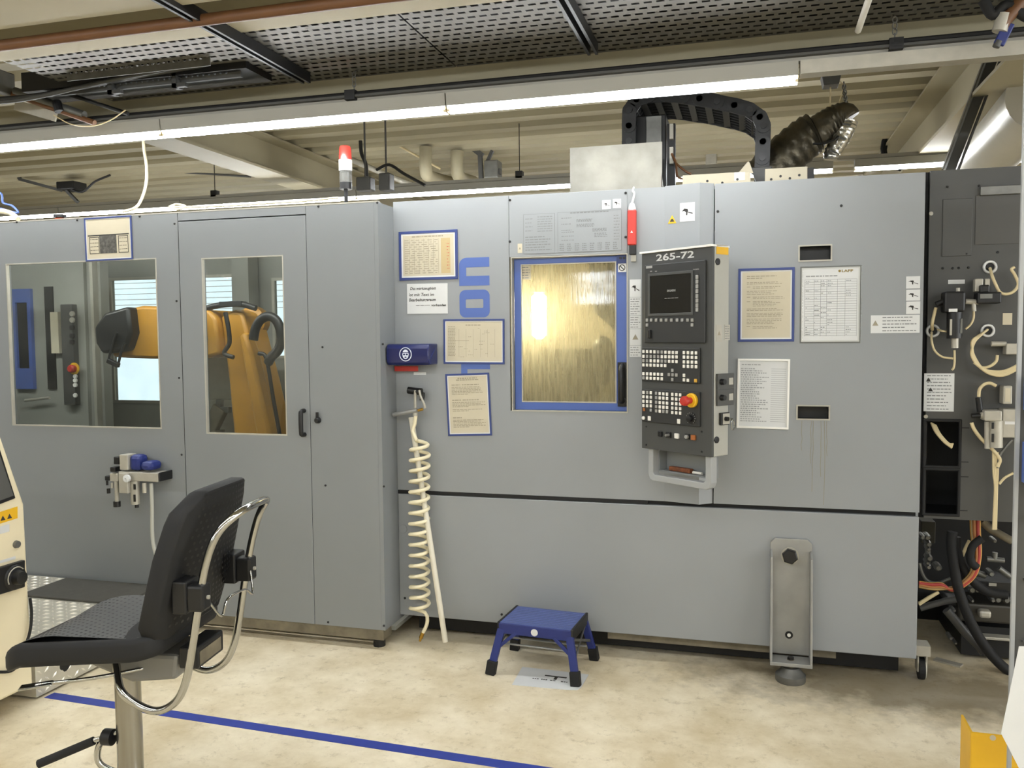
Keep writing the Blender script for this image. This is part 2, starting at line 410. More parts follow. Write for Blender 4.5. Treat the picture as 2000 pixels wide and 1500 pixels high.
# roof beams running away from the viewer
def ybeam(name, label, x0, x1, z0, z1, y0, y1, fl_=.02, web=True):
    t = thing(name, label, 'beam', ((x0+x1)/2, y0, z0), 'roof beams')
    MB().box(x0, x1, y0, y1, z0, z0+fl_).build('flange', M_BEIGE, t)
    MB().box(x0, x1, y0, y1, z1-fl_, z1).build('flange', M_BEIGE, t)
    xm = (x0+x1)/2; MB().box(xm-.015, xm+.015, y0, y1, z0+fl_, z1-fl_).build('web', M_BEIGE, t)
    return t
ybeam('roof_beam', 'wide beige steel roof beam running back behind the signal lamp', -4.36, -4.06, 2.98, 3.295, .9, 14.9)
ybeam('roof_beam', 'beige steel roof beam on the right near the round duct', 1.20, 1.56, 2.86, 3.295, .6, 14.9)
# transverse beam carrying the front tray row
t = thing('ceiling_channel', 'beige steel channel along the far edge of the perforated trays', 'beam', (-1,-.17,2.66), 'tray support channels')
MB().box(-6, 4.5, -.17, -.155, 2.66, 2.78).build('web', M_BEIGE, t)
MB().box(-6, 4.5, -.215, -.155, 2.65, 2.662).build('flange', M_BEIGE, t, label='pale lower lip')
t = thing('ceiling_channel', 'beige steel beam along the near edge of the perforated trays', 'beam', (-1,-1.0,2.74), 'tray support channels')
MB().box(-6, 4.5, -.985, -.855, 2.745, 2.758).build('flange', M_BEIGE, t)
MB().box(-6, 4.5, -.985, -.97, 2.758, 2.95).build('web', M_BEIGE, t)
t = thing('ceiling_girder', 'broad cream girder crossing the top left corner overhead', 'beam', (-2,-1.5,2.7))
MB().box(-6, 4.5, -1.60, -1.22, 2.72, 2.74).build('flange', M_BEIGE, t)
MB().box(-6, 4.5, -1.42, -1.40, 2.74, 3.3).build('web', M_BEIGE, t)
p = MB().tube([(-6,-1.10,2.71),(4.5,-1.10,2.71)], .022, 12)
one('ceiling_pipe', 'rust brown pipe running along the cream girder overhead', 'pipe', p, M_BROWN, smooth=60)

# ------------------------------------------------------------------ perforated cable trays (slots are real holes)
TZ, TY0, TY1 = 2.75, -.86, -.17
def tray_sheet(x0, x1, name, label, group='perforated cable trays overhead'):
    t = thing(name, label, 'cable tray', ((x0+x1)/2, (TY0+TY1)/2, TZ), group)
    px, py, sx, sy = .046, .050, .030, .017
    nx = int((x1-x0)/px); ny = int((TY1-TY0)/py); vs = []; fs = []
    gx = (x1-x0)/nx; gy = (TY1-TY0)/ny
    for j in range(ny):
        sh = (j % 2)*.5
        for i in range(nx + (1 if sh else 0)):
            a = x0+(i-sh)*gx; b = a+gx; a2, b2 = max(a,x0), min(b,x1); c = TY0+j*gy; d = c+gy
            hx0 = max(a2, (a+b)/2-sx/2); hx1 = min(b2, (a+b)/2+sx/2); hy0 = (c+d)/2-sy/2; hy1 = (c+d)/2+sy/2
            k = len(vs)
            vs += [(a2,c,TZ),(b2,c,TZ),(b2,d,TZ),(a2,d,TZ),(hx0,hy0,TZ),(hx1,hy0,TZ),(hx1,hy1,TZ),(hx0,hy1,TZ)]
            fs += [(k,k+1,k+5,k+4),(k+1,k+2,k+6,k+5),(k+2,k+3,k+7,k+6),(k+3,k,k+4,k+7)]
    s = MB(); s.add(vs, fs); s.build('perforated_sheet', M_GALVD, t, recalc=False)
    MB().box(x0, x1, TY0, TY0+.002, TZ, TZ+.06).box(x0, x1, TY1-.002, TY1, TZ, TZ+.06).build('side_rail', M_GALVD, t)
    MB().box(x0, x1, TY0+.01, TY1-.01, TZ+.045, TZ+.055).build('cover', M_GREYD, t)  # black sheet added above so the slots look dark from below
    return t
xa = at(830, 75, Z=TZ).x
tray_sheet(-3.18, xa-.004, 'cable_tray', 'left perforated steel tray with the dark cable channels under it')
tray_sheet(xa+.004, 1.05, 'cable_tray', 'wide perforated steel tray above the turning machine')
for k, (px, py) in enumerate(((616,165),(1163,107))):
    x = at(px, py, Z=2.72).x
    t = thing('tray_support', ('black slotted support rail under the left tray joint', 'black slotted support rail crossing the middle of the trays')[k], 'support rail', (x,-.8,2.70), 'black support rails')
    MB().box(x-.022, x-.010, -1.55, -.30, 2.70, 2.742).box(x+.010, x+.022, -1.55, -.30, 2.70, 2.742).build('flange', M_BLACK, t)
    MB().box(x-.022, x+.022, -1.55, -.30, 2.742, 2.747).build('web', M_BLACK, t)
x = at(1690, 25, Z=2.70).x
one('conduit', 'pale conduit hanging below the right end of the trays', 'conduit', MB().cyl((x,-1.2,2.72),(x-.01,-.34,2.68),.012), M_WHITE, smooth=60)

# dark cable channels below the left tray
FT = Fr((0,-.62,0))
t = thing('cable_channel', 'grey punched cable channel hanging under the left tray', 'cable channel', (-2.6,-.62,2.6), 'cable channels under the left tray')
u0, u1 = FT.uw(130,140)[0], FT.uw(410,110)[0]; z0 = FT.uw(410,128)[1]; z1 = FT.uw(410,98)[1]
hs = [(u0+.02+k*.0275, u0+.035+k*.0275, z1-.035, z1-.024) for k in range(int((u1-u0-.04)/.0275))]
MB(FT).panel(u0, u1, z0, z1, -.004, 0, hs).build('side_plate', M_GALV, t)
MB(FT).box(u0, u1, -.02, .012, z1-.004, z1).build('flange', M_GALV, t)
MB(FT).box(u0-.35, u1+.12, -.30, -.09, z0+.005, z1+.03).build('cover', M_BLACK, t)
t = thing('cable_channel', 'dark lower cable channel with clamps and bundled cables', 'cable channel', (-2.6,-.52,2.55), 'cable channels under the left tray')
F2 = Fr((0,-.50,0)); u0, u1 = F2.uw(90,170)[0], F2.uw(470,150)[0]; z1 = F2.uw(470,128)[1]; z0 = z1-.045
hs = [(u0+.3+k*.03, u0+.312+k*.03, z0+.016, z0+.028) for k in range(int((u1-u0-.33)/.03))]
MB(F2).panel(u0, u1, z0, z1, -.004, 0, hs).build('side_plate', M_DARK, t)
MB(F2).box(u0, u1, -.016, 0, z0-.003, z0).build('flange', M_CHAN, t)
for k, px in enumerate((222,347)):
    q = F2.uw(px, 155 if k == 0 else 145)
    MB(F2).box(q[0]-.012, q[0]+.012, -.02, .03, z0-.03, z1+.03).box(q[0]-.012, q[0]+.06, .01, .03, z0-.03, z0-.012).build('clamp', M_CHAN, t)
for k in range(3):
    pts = [F2.t((u, .02+.012*k, zz)) for u, zz in ((u0-.5,z0+.02-.014*k),(u0-.1,z0+.0-.010*k),(u0+.45,z0+.03),(u0+.9,z1+.0+.008*k),(u1-.2,z1+.01+.01*k),(u1-.05,z1+.04),(u1+.06,z1+.07))]
    MB().tube(crom(pts,5), .011, 8).build('cable', M_CHAN if k else M_BLACK, t, smooth=60)
# bracket and pipes at the far left under the tray
t = thing('pipe_bracket', 'brass coloured pipe bracket with short pipes at the far left ceiling', 'pipe bracket', at(110,215,Y=-.42))
for q, e, rr, mt in (((0,175),(185,240),.014,M_BROWN),((30,178),(165,225),.020,M_GALV),((60,160),(250,222),.010,M_BLACK)):
    MB().cyl(at(*q,Y=-.42), at(*e,Y=-.40), rr).build('pipe', mt, t, smooth=60)
MB().box(*[c for pr in ((at(0,165,Y=-.45).x, at(14,165,Y=-.45).x),(-.5,-.4),(at(5,185,Y=-.45).z, at(5,140,Y=-.45).z)) for c in pr]).build('valve_body', M_GALV, t, bevel=.006)
MB().cyl(at(110,198,Y=-.43), at(116,218,Y=-.43), .022).build('clamp', M_BLACK, t)
pts = [at(*q,Y=-.42) for q in ((105,225),(140,243),(180,246),(215,235),(245,215))]
MB().tube(crom(pts,6), .003, 6).build('wire', M_CABLE, t)
a0 = at(30,205,Y=-.40); MB().bar(a0, at(110,228,Y=-.40), .01, .05).build('perforated_strip', M_FIT, t)

# ------------------------------------------------------------------ LED strip lights
def led_lamp(x0, x1, y, z, label, group, mled, s=1.0, hang=False, body=True):
    t = thing('led_strip_light', label, 'strip light', ((x0+x1)/2, y, z), group)
    g = .006
    if body:
        MB().prism([(y-.030*s,z+.025*s),(y+.030*s,z+.025*s),(y+.036*s,z+.08*s),(y-.036*s,z+.08*s)], 'x', x0+g/2, x1-g/2).build('housing', M_HOUS, t)
    MB().prism([(y-.020*s,z),(y+.020*s,z),(y+.028*s,z+.024*s),(y-.028*s,z+.024*s)], 'x', x0+g, x1-g).build('diffuser', mled, t)
    MB().box(x0+g/2, x0+g*2.4, y-.024*s, y+.024*s, z+.001, z+.026*s).box(x1-g*2.4, x1-g/2, y-.024*s, y+.024*s, z+.001, z+.026*s).build('end_cap', M_CABLE, t)
    if hang:
        for xx in (x0+.3, x1-.3): MB().cyl((xx,y,z+.08*s),(xx,y,ZC+.04),.004,n=6).build('hanger_rod', M_GALV, t)
    return t
LZ, LY = 2.508, -.31; LEN = at(1560,155,Y=LY).x - at(875,213,Y=LY).x
xs = [at(875,213,Y=LY).x + k*LEN for k in (-3,-2,-1,0)]
labs = ['leftmost LED strip light in the front row, cut by the frame edge', 'LED strip light in the front row above the robot cell windows',
        'LED strip light in the front row between signal lamp and robot cell', 'LED strip light in the front row above the machine door']
for k, x in enumerate(xs): led_lamp(x, x+LEN, LY, LZ, labs[k], 'front row LED strip lights', M_LED)
t = thing('light_rail', 'long white trunking rail with dark cables that carries the front strip lights', 'light rail', (-1, LY, LZ+.08))
MB().box(-6, 4.4, LY-.022, LY+.022, LZ+.081, LZ+.095).build('rail', M_HOUS, t)
MB().box(xs[-1]+LEN+.004, 4.4, LY-.034, LY+.034, LZ+.028, LZ+.08).build('blank_cover', M_FIT, t, label='unlit white cover of the rail')
MB().box(-6, 4.4, LY-.045, LY+.045, LZ+.096, LZ+.106).build('cable_tray', M_DARK, t)
for k in range(3): MB().tube([(-6,LY-.03+.025*k,LZ+.116),(-2,LY-.025+.02*k,LZ+.114),(1,LY-.03+.03*k,LZ+.118),(4.4,LY-.03+.025*k,LZ+.116)], .010, 6).build('cable', M_RUB, t)
for px, py in ((692,190),(1747,92)):
    x = at(px, py, Y=LY).x
    MB().box(x-.025, x+.025, LY-.05, LY+.05, LZ+.085, LZ+.128).build('hanger_clamp', M_BLACK, t)
    h = MB().tube([(x,LY,LZ+.128),(x,LY,LZ+.16)], .003, 6)
    for j in range(3): h.tube([(x+.008*math.cos(q),LY,LZ+.165+.022*j+.013*math.sin(q)) for q in [i*math.pi/4 for i in range(8)]], .0025, 5, True)
    h.tube([(x,LY,LZ+.22),(x,LY+.1,LZ+.27)], .003, 6); h.build('hanger_chain', M_GALV, t)
# rear row, behind the machines
RY, RZ = 3.2, 2.765
segs = [(-8.6,-6.72),(-6.72,-5.29),(-5.29,-3.44),(-3.44,-1.2),(-1.2,.6),(.75,2.2),(2.2,3.7)]
for k, (a, b2) in enumerate(segs):
    led_lamp(a, b2, RY, RZ, 'LED strip light in the rear row, piece %s' % ('over the far left corner','left above the robot cell','behind the hanging white hose','behind the signal lamp','hidden behind the top guard','behind the insulated duct','at the right behind the dark cabinet')[k], 'rear row LED strip lights', M_LEDH, 1.05)
t = thing('light_rail', 'white trunking rail of the rear strip lights with black drop wires', 'light rail', (-2, RY, RZ+.09))
MB().box(-8.6, 3.7, RY-.03, RY+.03, RZ+.088, RZ+.115).build('rail', M_HOUS, t)
for px in (420, 1015): 
    x = at(px, 380, Y=RY).x; MB().cyl((x,RY,RZ+.115),(x,RY,3.33),.004,n=6).build('drop_wire', M_BLACK, t); MB().box(x-.03,x+.03,RY-.03,RY+.03,RZ+.10,RZ+.16).build('drop_clamp', M_BLACK, t)
# rows over the aisle behind the photographer and beyond the rear row (same hall)
for yy, nm in ((-2.9,'over the aisle above the viewer'),(-5.6,'over the aisle behind the viewer')):
    for k in range(5):
        led_lamp(-7.2+k*2.9, -7.2+k*2.9+2.85, yy, 2.62, 'LED strip light %s, number %s from the left wall' % (nm, ('one','two','three','four','five')[k]), 'aisle LED strip lights', M_LEDH, 1.0, True)
for k in range(3): led_lamp(-8+k*4.5, -8+k*4.5+4.3, 7.5, 2.9, 'LED strip light far back in the hall, %s of three' % ('left','middle','right')[k], 'far hall LED strip lights', M_LEDH, 1.1, True)
# ------------------------------------------------------------------ turning machine
LT = thing('turning_machine', 'large grey turning machine with blue framed sliding door and dark base gap', 'machine tool', (-.5, .6, 0))
UL, UR, ZT = -1.7025, .690, 2.186
U0 = lambda px, py, v=0: F0.uw(px, py, v)[0]
W0 = lambda px, py, v=0: F0.uw(px, py, v)[1]
ZJ1, ZJ0, ZB = .759, .739, .122                      # joint between body and skirt, skirt bottom
dU0, dU1, dW0, dW1 = F0.rect(998, 504, 1226, 806)     # door opening
dW1 = W0(1110, 499)
uS = U0(1298, 700); uF = U0(1366, 700, .045); uP = U0(1395, 700)
uH = U0(994, 450)
# body panels
MB(F0).panel(UL, uS, ZJ1, ZT, -.02, 0, [(dU0,dU1,dW0,ZT+1),(uH,dU1,dW0,ZT+1)]).build('front_panel', M_GREY, LT)
hd = MB(F0).panel(uH+.002, dU1-.0, dW1, ZT-.001, -.02, .004); hd.build('header_panel', M_GREY, LT, bevel=.002, label='grey cover plate above the door')
fp = [(uS,0.0),(uF,-.045),(uP-.004,0.0),(uP-.004,.02),(uS,.02)]
MB().prism(fp, 'z', ZJ1, ZT+.003).build('corner_panel', M_GREY, LT)
hr = [F0.rect(1562,482,1622,507), F0.rect(1558,793,1618,818)]
MB(F0).panel(uP, UR, ZJ1, ZT, -.02, .006, hr).build('right_panel', M_GREY, LT)
for h in hr:
    g = MB(F0).frame(h[0]-.006, h[1]+.006, h[2]-.006, h[3]+.006, .006, .004, .010).build('grip_pocket', M_FIT, LT, label='recessed grip with pale bezel')
    k = MB(F0); k.box(h[0],h[1],-.05,-.045,h[2],h[3]).box(h[0]-.003,h[0],-.05,0,h[2],h[3]).box(h[1],h[1]+.003,-.05,0,h[2],h[3]).box(h[0],h[1],-.05,0,h[3],h[3]+.003).box(h[0],h[1],-.05,0,h[2]-.003,h[2])
    k.build('pocket', M_BLACK, g)
MB(F0).panel(UL, UR, ZB, ZJ0, -.02, .003).build('skirt_panel', M_GREY, LT, bevel=.004)
MB(F0).box(UL, UR, -.05, -.021, ZJ0-.02, ZJ1+.02).build('joint_gap', M_GREYD, LT)
MB(F0).box(UL, U0(1265,975), -.02, .0005, ZJ0+.002, ZJ1-.001).build('rubber_seal', M_RUB, LT)
MB(F0).box(U0(1185,1240), U0(1634,1275), -.10, -.03, ZB-.04, ZB+.01).build('bottom_flange', M_TAN, LT)
# outer shell
sh = MB(); sh.box(UL, UR, .02, 1.6, ZT-.02, ZT-.004); sh.build('top_cover', M_GREY, LT)
MB().box(UR-.01, UR, .02, 1.6, ZB, ZT-.02).build('side_panel', M_GREY, LT)
MB().box(UL, UL+.01, .02, 1.6, ZB, ZT-.02).build('side_panel', M_GREY, LT)
MB().box(UL, UR, 1.6, 1.61, ZB, ZT).build('rear_panel', M_GREY, LT)
MB().box(UL+.05, UR-.05, .13, 1.55, .015, .60).build('machine_bed', M_GREYD, LT)  # lowered and blackened to stand for the shade under the skirt
for x in (-1.5,-.2,.55): MB().cyl((x,.45,0),(x,.45,.016),.05).build('support_foot', M_BLACK, LT)
# machining chamber behind the door
cx0, cx1, cy0, cy1, cz0, cz1 = dU0-.10, dU1+.12, .055, .95, dW0-.10, dW1+.06
MB().box(cx0-.01,cx0,cy0,cy1,cz0,cz1).box(cx1,cx1+.01,cy0,cy1,cz0,cz1).box(cx0,cx1,cy1,cy1+.01,cz0,cz1).box(cx0,cx1,cy0,cy1,cz1,cz1+.01).box(cx0,cx1,cy0,cy1,cz0-.01,cz0).build('chamber', M_STAIN, LT)
ch = MB(); ch.add([(cx0,.30,cz0),(cx1,.30,cz0),(cx1,cy1,cz0+.38),(cx0,cy1,cz0+.38)], [(0,1,2,3)]); ch.build('chip_chute', M_GALV, LT)
q = at(1075,760,Y=.45); MB().lathe([(.13,0),(.13,.10),(.10,.14),(.06,.14),(.055,.20)], (q.x-.02,.88,q.z+.03), (0,-1,0), 24).build('chuck', M_DARK, LT, smooth=40)
q = at(1180,600,Y=.40); MB().prism([(q.x-.10,q.z+.42),(q.x+.30,q.z+.42),(q.x+.30,q.z-.10),(q.x+.10,q.z-.16),(q.x-.06,q.z-.02)], 'y', .42, .80).build('tool_turret', M_DARK, LT, bevel=.01)
MB().lathe([(.045,0),(.045,.05),(.03,.06),(.02,.11)], at(1180,672,Y=.40), (-.2,-1,-.3), 14).build('tool_holder', M_STEEL, LT, smooth=40)
a = at(1148,787,Y=.06); b2 = at(1190,745,Y=.06); c = at(1222,743,Y=.06)
MB().prism([(a.x,a.z-.01),(b2.x,b2.z),(c.x,c.z),(c.x,a.z-.01)], 'y', .075, .082).build('drip_plate', M_FIT, LT)
lp = at(1053,617,Y=.22)
wl = MB().lathe([(.014,-.115),(.036,-.095),(.038,.095),(.014,.115)], lp, (0,0,1), 14).build('work_lamp', M_WORK, LT, smooth=50)
MB().lathe([(.042,.116),(.042,.14),(.02,.15)], lp, (0,0,1), 14).build('lamp_socket', M_STEEL, wl)
# sliding door
FD = Fr((0,.032,0))
gU0, gU1, gW0, gW1 = FD.rect(1018, 517, 1204, 787)
dr = MB(FD).frame(dU0+.006, dU1-.002, dW0+.004, dW1-.006, .02, -.012, .004)
door = MB(FD).panel(dU0+.006, dU1-.002, dW0+.004, dW1-.006, -.014, .004, [(gU0,gU1,gW0,gW1)]).build('sliding_door', M_BLUE, LT, bevel=.003)
MB(FD).box(gU0-.004, gU1+.004, -.012, -.007, gW0-.004, gW1+.004).build('pane', M_WET, door)
MB(FD).frame(gU0-.001, gU1+.001, gW0-.001, gW1+.001, .005, -.006, .0055).build('pane_seal', M_FIT, door)
MB(F0).frame(dU0-.001, dU1+.001, dW0-.001, dW1+.001, .005, -.05, .003).build('door_trim', M_FIT, LT)
u0, u1, w0, w1 = FD.rect(1205, 498, 1224, 518); lk = MB(FD).box(u0, u1, .004, .012, w0, w1).build('door_lock', M_BFR, door, bevel=.002)
for px in (1212,1219):
    c = FD.uw(px, 504, .012); MB(FD).cyl((c[0],.011,c[1]),(c[0],.016,c[1]),.006).build('lock_bolt', M_BLACK, door)
def sticker(fr, x0, y0, x1, y1, parent, name='warning_sticker', v=.0015, mt=None, marks=None, label=None, seed=0):
    r = fr.rect(x0, y0, x1, y1, v); o = MB(fr).box(r[0], r[1], v-.0012, v, r[2], r[3]).build(name, mt or M_PWHT, parent, label=label)
    if marks:
        mb = MB(fr); marks(mb, r, v+.0006, random.Random(seed))
        if mb.v: mb.build('print', M_INK if marks is pic_tri else M_INKD if marks in (pic_hand, pic_no) else M_INKL, parent if parent.parent else o)
    return o, r
def lines(n, a=.06, b=.94, h=.28):
    def f(mb, r, v, rnd):
        W = r[1]-r[0]; H = r[3]-r[2]
        for k in range(n):
            wline(mb, r[0]+W*a, r[0]+W*(b-rnd.uniform(0,.25)), r[3]-H*(k+.7)/(n+.4), H/(n+.4)*h, v, rnd)
    return f
def pic_tri(mb, r, v, rnd):
    c = (r[0]+r[1])/2; s = min(r[1]-r[0], r[3]-r[2])*.27; m_ = (r[2]+r[3])/2
    mb.add([(c-s,v,m_-s*.8),(c+s,v,m_-s*.8),(c,v,m_+s)], [(0,1,2)])
def pic_hand(mb, r, v, rnd):                              # dark hand and tool pictogram
    W = r[1]-r[0]; H = r[3]-r[2]
    P = lambda pts: mb.add([(r[0]+W*x, v, r[2]+H*y) for x, y in pts], [tuple(range(len(pts)))])
    s = rnd.uniform(-.06,.06)
    P([(.14,.55),(.3,.68+s),(.52,.66),(.56,.52),(.4,.5),(.3,.56)]); P([(.42,.55),(.52,.55),(.5,.32),(.42,.34)])
    P([(.55,.5),(.86,.42+s),(.86,.36+s),(.55,.46)])
def pic_no(mb, r, v, rnd):
    W = r[1]-r[0]; H = r[3]-r[2]; c = ((r[0]+r[1])/2, (r[2]+r[3])/2); n = 16; R0 = min(W,H)*.4; vs = []
    for k in range(n): a = 2*math.pi*k/n; vs += [(c[0]+R0*math.cos(a),v,c[1]+R0*math.sin(a)),(c[0]+R0*.75*math.cos(a),v,c[1]+R0*.75*math.sin(a))]
    mb.add(vs, [(2*k,2*((k+1)%n),2*((k+1)%n)+1,2*k+1) for k in range(n)])
    mb.add([(c[0]-R0*.7,v,c[1]+R0*.5),(c[0]-R0*.5,v,c[1]+R0*.7),(c[0]+R0*.7,v,c[1]-R0*.5),(c[0]+R0*.5,v,c[1]-R0*.7)],[(0,1,2,3)])
sticker(FD, 1207, 515, 1223, 531, door, v=.0125, marks=pic_no, label='no reaching in pictogram')
sticker(FD, 1019, 519, 1037, 546, door, 'pane_label', v=-.005, mt=M_PAPER, marks=lines(5))
# black bow handle of the door
hu = FD.uw(1214, 750, .03)[0]; w1 = FD.uw(1214,708,.03)[1]; w0 = FD.uw(1214,795,.03)[1]
hb = MB(FD); hb.box(hu-.022, hu+.022, .004, .006, w0, w1).build('handle_plate', M_BLACK, door)
hh = MB(FD).tube([(hu,.004,w0+.02),(hu,.035,w0+.035),(hu,.04,w0+.07),(hu,.04,w1-.07),(hu,.035,w1-.03),(hu,.004,w1-.012)], .013, 10)
hh.lathe([(.022,0),(.022,.012),(.012,.014)], (hu,.004,w0+.022), (0,1,0), 14).box(hu-.02, hu+.02, .004, .014, w1-.03, w1)
hh.build('door_handle', M_BLACK, door, smooth=45, label='black bow handle')

# screws
def screw(fr, px, py, parent, r=.006, mt=None, v=0.0, name='screw'):
    c = fr.uw(px, py, v); return MB(fr).lathe([(r,0),(r,.003),(r*.6,.005)], (c[0],v,c[1]), (0,1,0), 8).build(name, mt or M_BLACK, parent)
for px, py in ((996,391),(996,472),(1222,377),(1222,463),(1402,413),(1643,402)): screw(F0, px, py, LT, v=.005)
for px, py in ((791,1168),(980,1200)): screw(F0, px, py, LT, v=.003)
c = F0.uw(787,1033,.003); MB(F0).tube([(c[0]+.022*math.cos(a),.0035,c[1]+.022*math.sin(a)) for a in [i*math.pi/8 for i in range(16)]], .0012, 4, True).build('knockout', M_CELL, LT)

# stickers and plates
o, r = sticker(F0, 1022, 419, 1084, 494, LT, 'instruction_plate', .0055, M_GREY, None, 'faint engraved instruction plate left of the pair')
rn = random.Random(3); mb = MB(F0); W = r[1]-r[0]; H = r[3]-r[2]; v = .0062
for k in range(7): wline(mb, r[0]+W*.45, r[1]-W*.08, r[3]-H*(.08+.06*k), .0035, v, rn)
for k in range(4): wline(mb, r[0]+W*.06, r[0]+W*(.25+.1*rn.random()), r[3]-H*(.12+.1*k), .0035, v, rn)
for k in range(6): wline(mb, r[0]+W*.06, r[1]-W*rn.uniform(.1,.35), r[3]-H*(.58+.065*k), .0045, v, rn)
mb.frame(r[0],r[1],r[2],r[3],.0015,v-.0004,v); mb.build('print', M_INKL, o)
o, r = sticker(F0, 1089, 415, 1214, 489, LT, 'instruction_plate', .0055, M_GREY, None, 'faint engraved diagram plate right of the pair')
mb = MB(F0); W = r[1]-r[0]; H = r[3]-r[2]
wline(mb, r[0]+W*.2, r[1]-W*.2, r[3]-H*.03, .005, v, rn)
for a, b2, c, d in ((.06,.22,.55,.85),(.06,.26,.3,.5),(.3,.55,.75,.8),(.3,.58,.62,.68),(.55,.78,.5,.56),(.58,.78,.36,.44),(.88,.97,.72,.86),(.88,.97,.5,.64),(.88,.97,.28,.42)):
    for k in range(3): wline(mb, r[0]+W*a, r[0]+W*b2, r[2]+H*(c+(d-c)*k/2), .0035, v, rn, (.004,.012))
for k in range(8):
    for j in range(4): wline(mb, r[0]+W*(.03+.12*k), r[0]+W*(.10+.12*k), r[2]+H*(.05+.05*j), .005, v, rn, (.003,.009), .002)
mb.frame(r[0],r[1],r[2],r[3],.0015,v-.0004,v); mb.build('print', M_INKL, o)
sticker(F0, 1176, 391, 1193, 408, LT, v=.0055, marks=pic_hand, label='left hand hazard pictogram on the header', seed=1)
sticker(F0, 1197, 389, 1213, 406, LT, v=.0055, marks=pic_hand, label='right hand hazard pictogram on the header', seed=2)
sticker(F0, 1011, 476, 1020, 494, LT, v=.0055, mt=M_PAPER, marks=pic_tri)
FK = Fr((uS,0,0), (uF-uS,-.045,0), (-.045,-(uF-uS),0))
sticker(FK, 1328, 397, 1357, 431, LT, v=.0015, marks=pic_hand, label='white pictogram with a bent tool', seed=5)
tri = FK.uw(1313,429); o = MB(FK).add([(tri[0]-.020,.001,tri[1]-.017),(tri[0]+.020,.001,tri[1]-.017),(tri[0],.001,tri[1]+.020),(tri[0]-.020,.002,tri[1]-.017),(tri[0]+.020,.002,tri[1]-.017),(tri[0],.002,tri[1]+.020)],[(0,1,2),(3,4,5),(0,1,4,3),(1,2,5,4),(2,0,3,5)]).build('warning_triangle', M_YEL, LT)
MB(FK).add([(tri[0]-.011,.0026,tri[1]-.010),(tri[0]+.011,.0026,tri[1]-.010),(tri[0]+.004,.0026,tri[1]+.004),(tri[0]-.005,.0026,tri[1]+.002)],[(0,1,2,3)]).build('print', M_INKD, o)
for x0,y0,x1,y1,mk,sd in ((1230,546,1252,580,pic_hand,3),(1230,581,1252,616,lines(7),4),(1230,617,1252,642,lines(5),5),(1230,643,1252,674,pic_tri,6),(1230,675,1252,697,lines(4),7)):
    sticker(F0, x0, y0, x1, y1, LT, v=.0015, marks=mk, seed=sd)
for k,(y0,y1) in enumerate(((540,563),(566,587),(589,613))):
    sticker(F0, 1770, y0, 1797, y1, LT, v=.0075, mt=M_PWHT, marks=pic_hand, label='%s of the three stacked hazard pictograms' % ('top','middle','bottom')[k], seed=8+k)
o, r = sticker(F0, 1701, 616, 1796, 650, LT, v=.0075, mt=M_PWHT, marks=lines(5,.24,.97), label='wide warning sign with small triangle', seed=12)
tr = (r[0]+.018, r[2]+.042); MB(F0).add([(tr[0]-.012,.0083,tr[1]-.01),(tr[0]+.012,.0083,tr[1]-.01),(tr[0],.0083,tr[1]+.012)],[(0,1,2)]).build('triangle_mark', M_INK, o)

# red key switch with cable
sw = MB(F0); r = F0.rect(1226, 410, 1243, 479, .02); red = MB(F0).box(r[0], r[1], .004, .034, r[2], r[3]).build('safety_switch', M_RED, LT, bevel=.006, label='red safety switch on the door post')
r2 = F0.rect(1229, 474, 1242, 497, .02); MB(F0).box(r2[0], r2[1], 0, .028, r2[2], r2[3]).build('actuator', M_BLACK, red, bevel=.003)
MB(F0).box(r2[0]+.006, r2[1]-.001, 0, .012, r2[2]-.03, r2[2]-.002).build('catch', M_FIT, red)
uc = (r[0]+r[1])/2
MB(F0).lathe([(.016,0),(.016,.012),(.010,.030),(.004,.034)], (uc,.018,r[3]-.002), (0,0,1), 12).build('cable_gland', M_WHITE, red, smooth=50)
MB(F0).tube(crom([(uc,.018,r[3]+.03),(uc+.01,.016,r[3]+.07),(uc+.002,.010,ZT-.01),(uc,-.04,ZT+.012)],5), .005, 6).build('cable', M_WHITE, red, smooth=60)
vv = (uc, r[2]+.06); MB(F0).add([(vv[0]-.006,.0346,vv[1]-.005),(vv[0]+.006,.0346,vv[1]-.005),(vv[0],.0346,vv[1]+.006)],[(0,1,2)]).build('arrow_mark', M_PWHT, red)

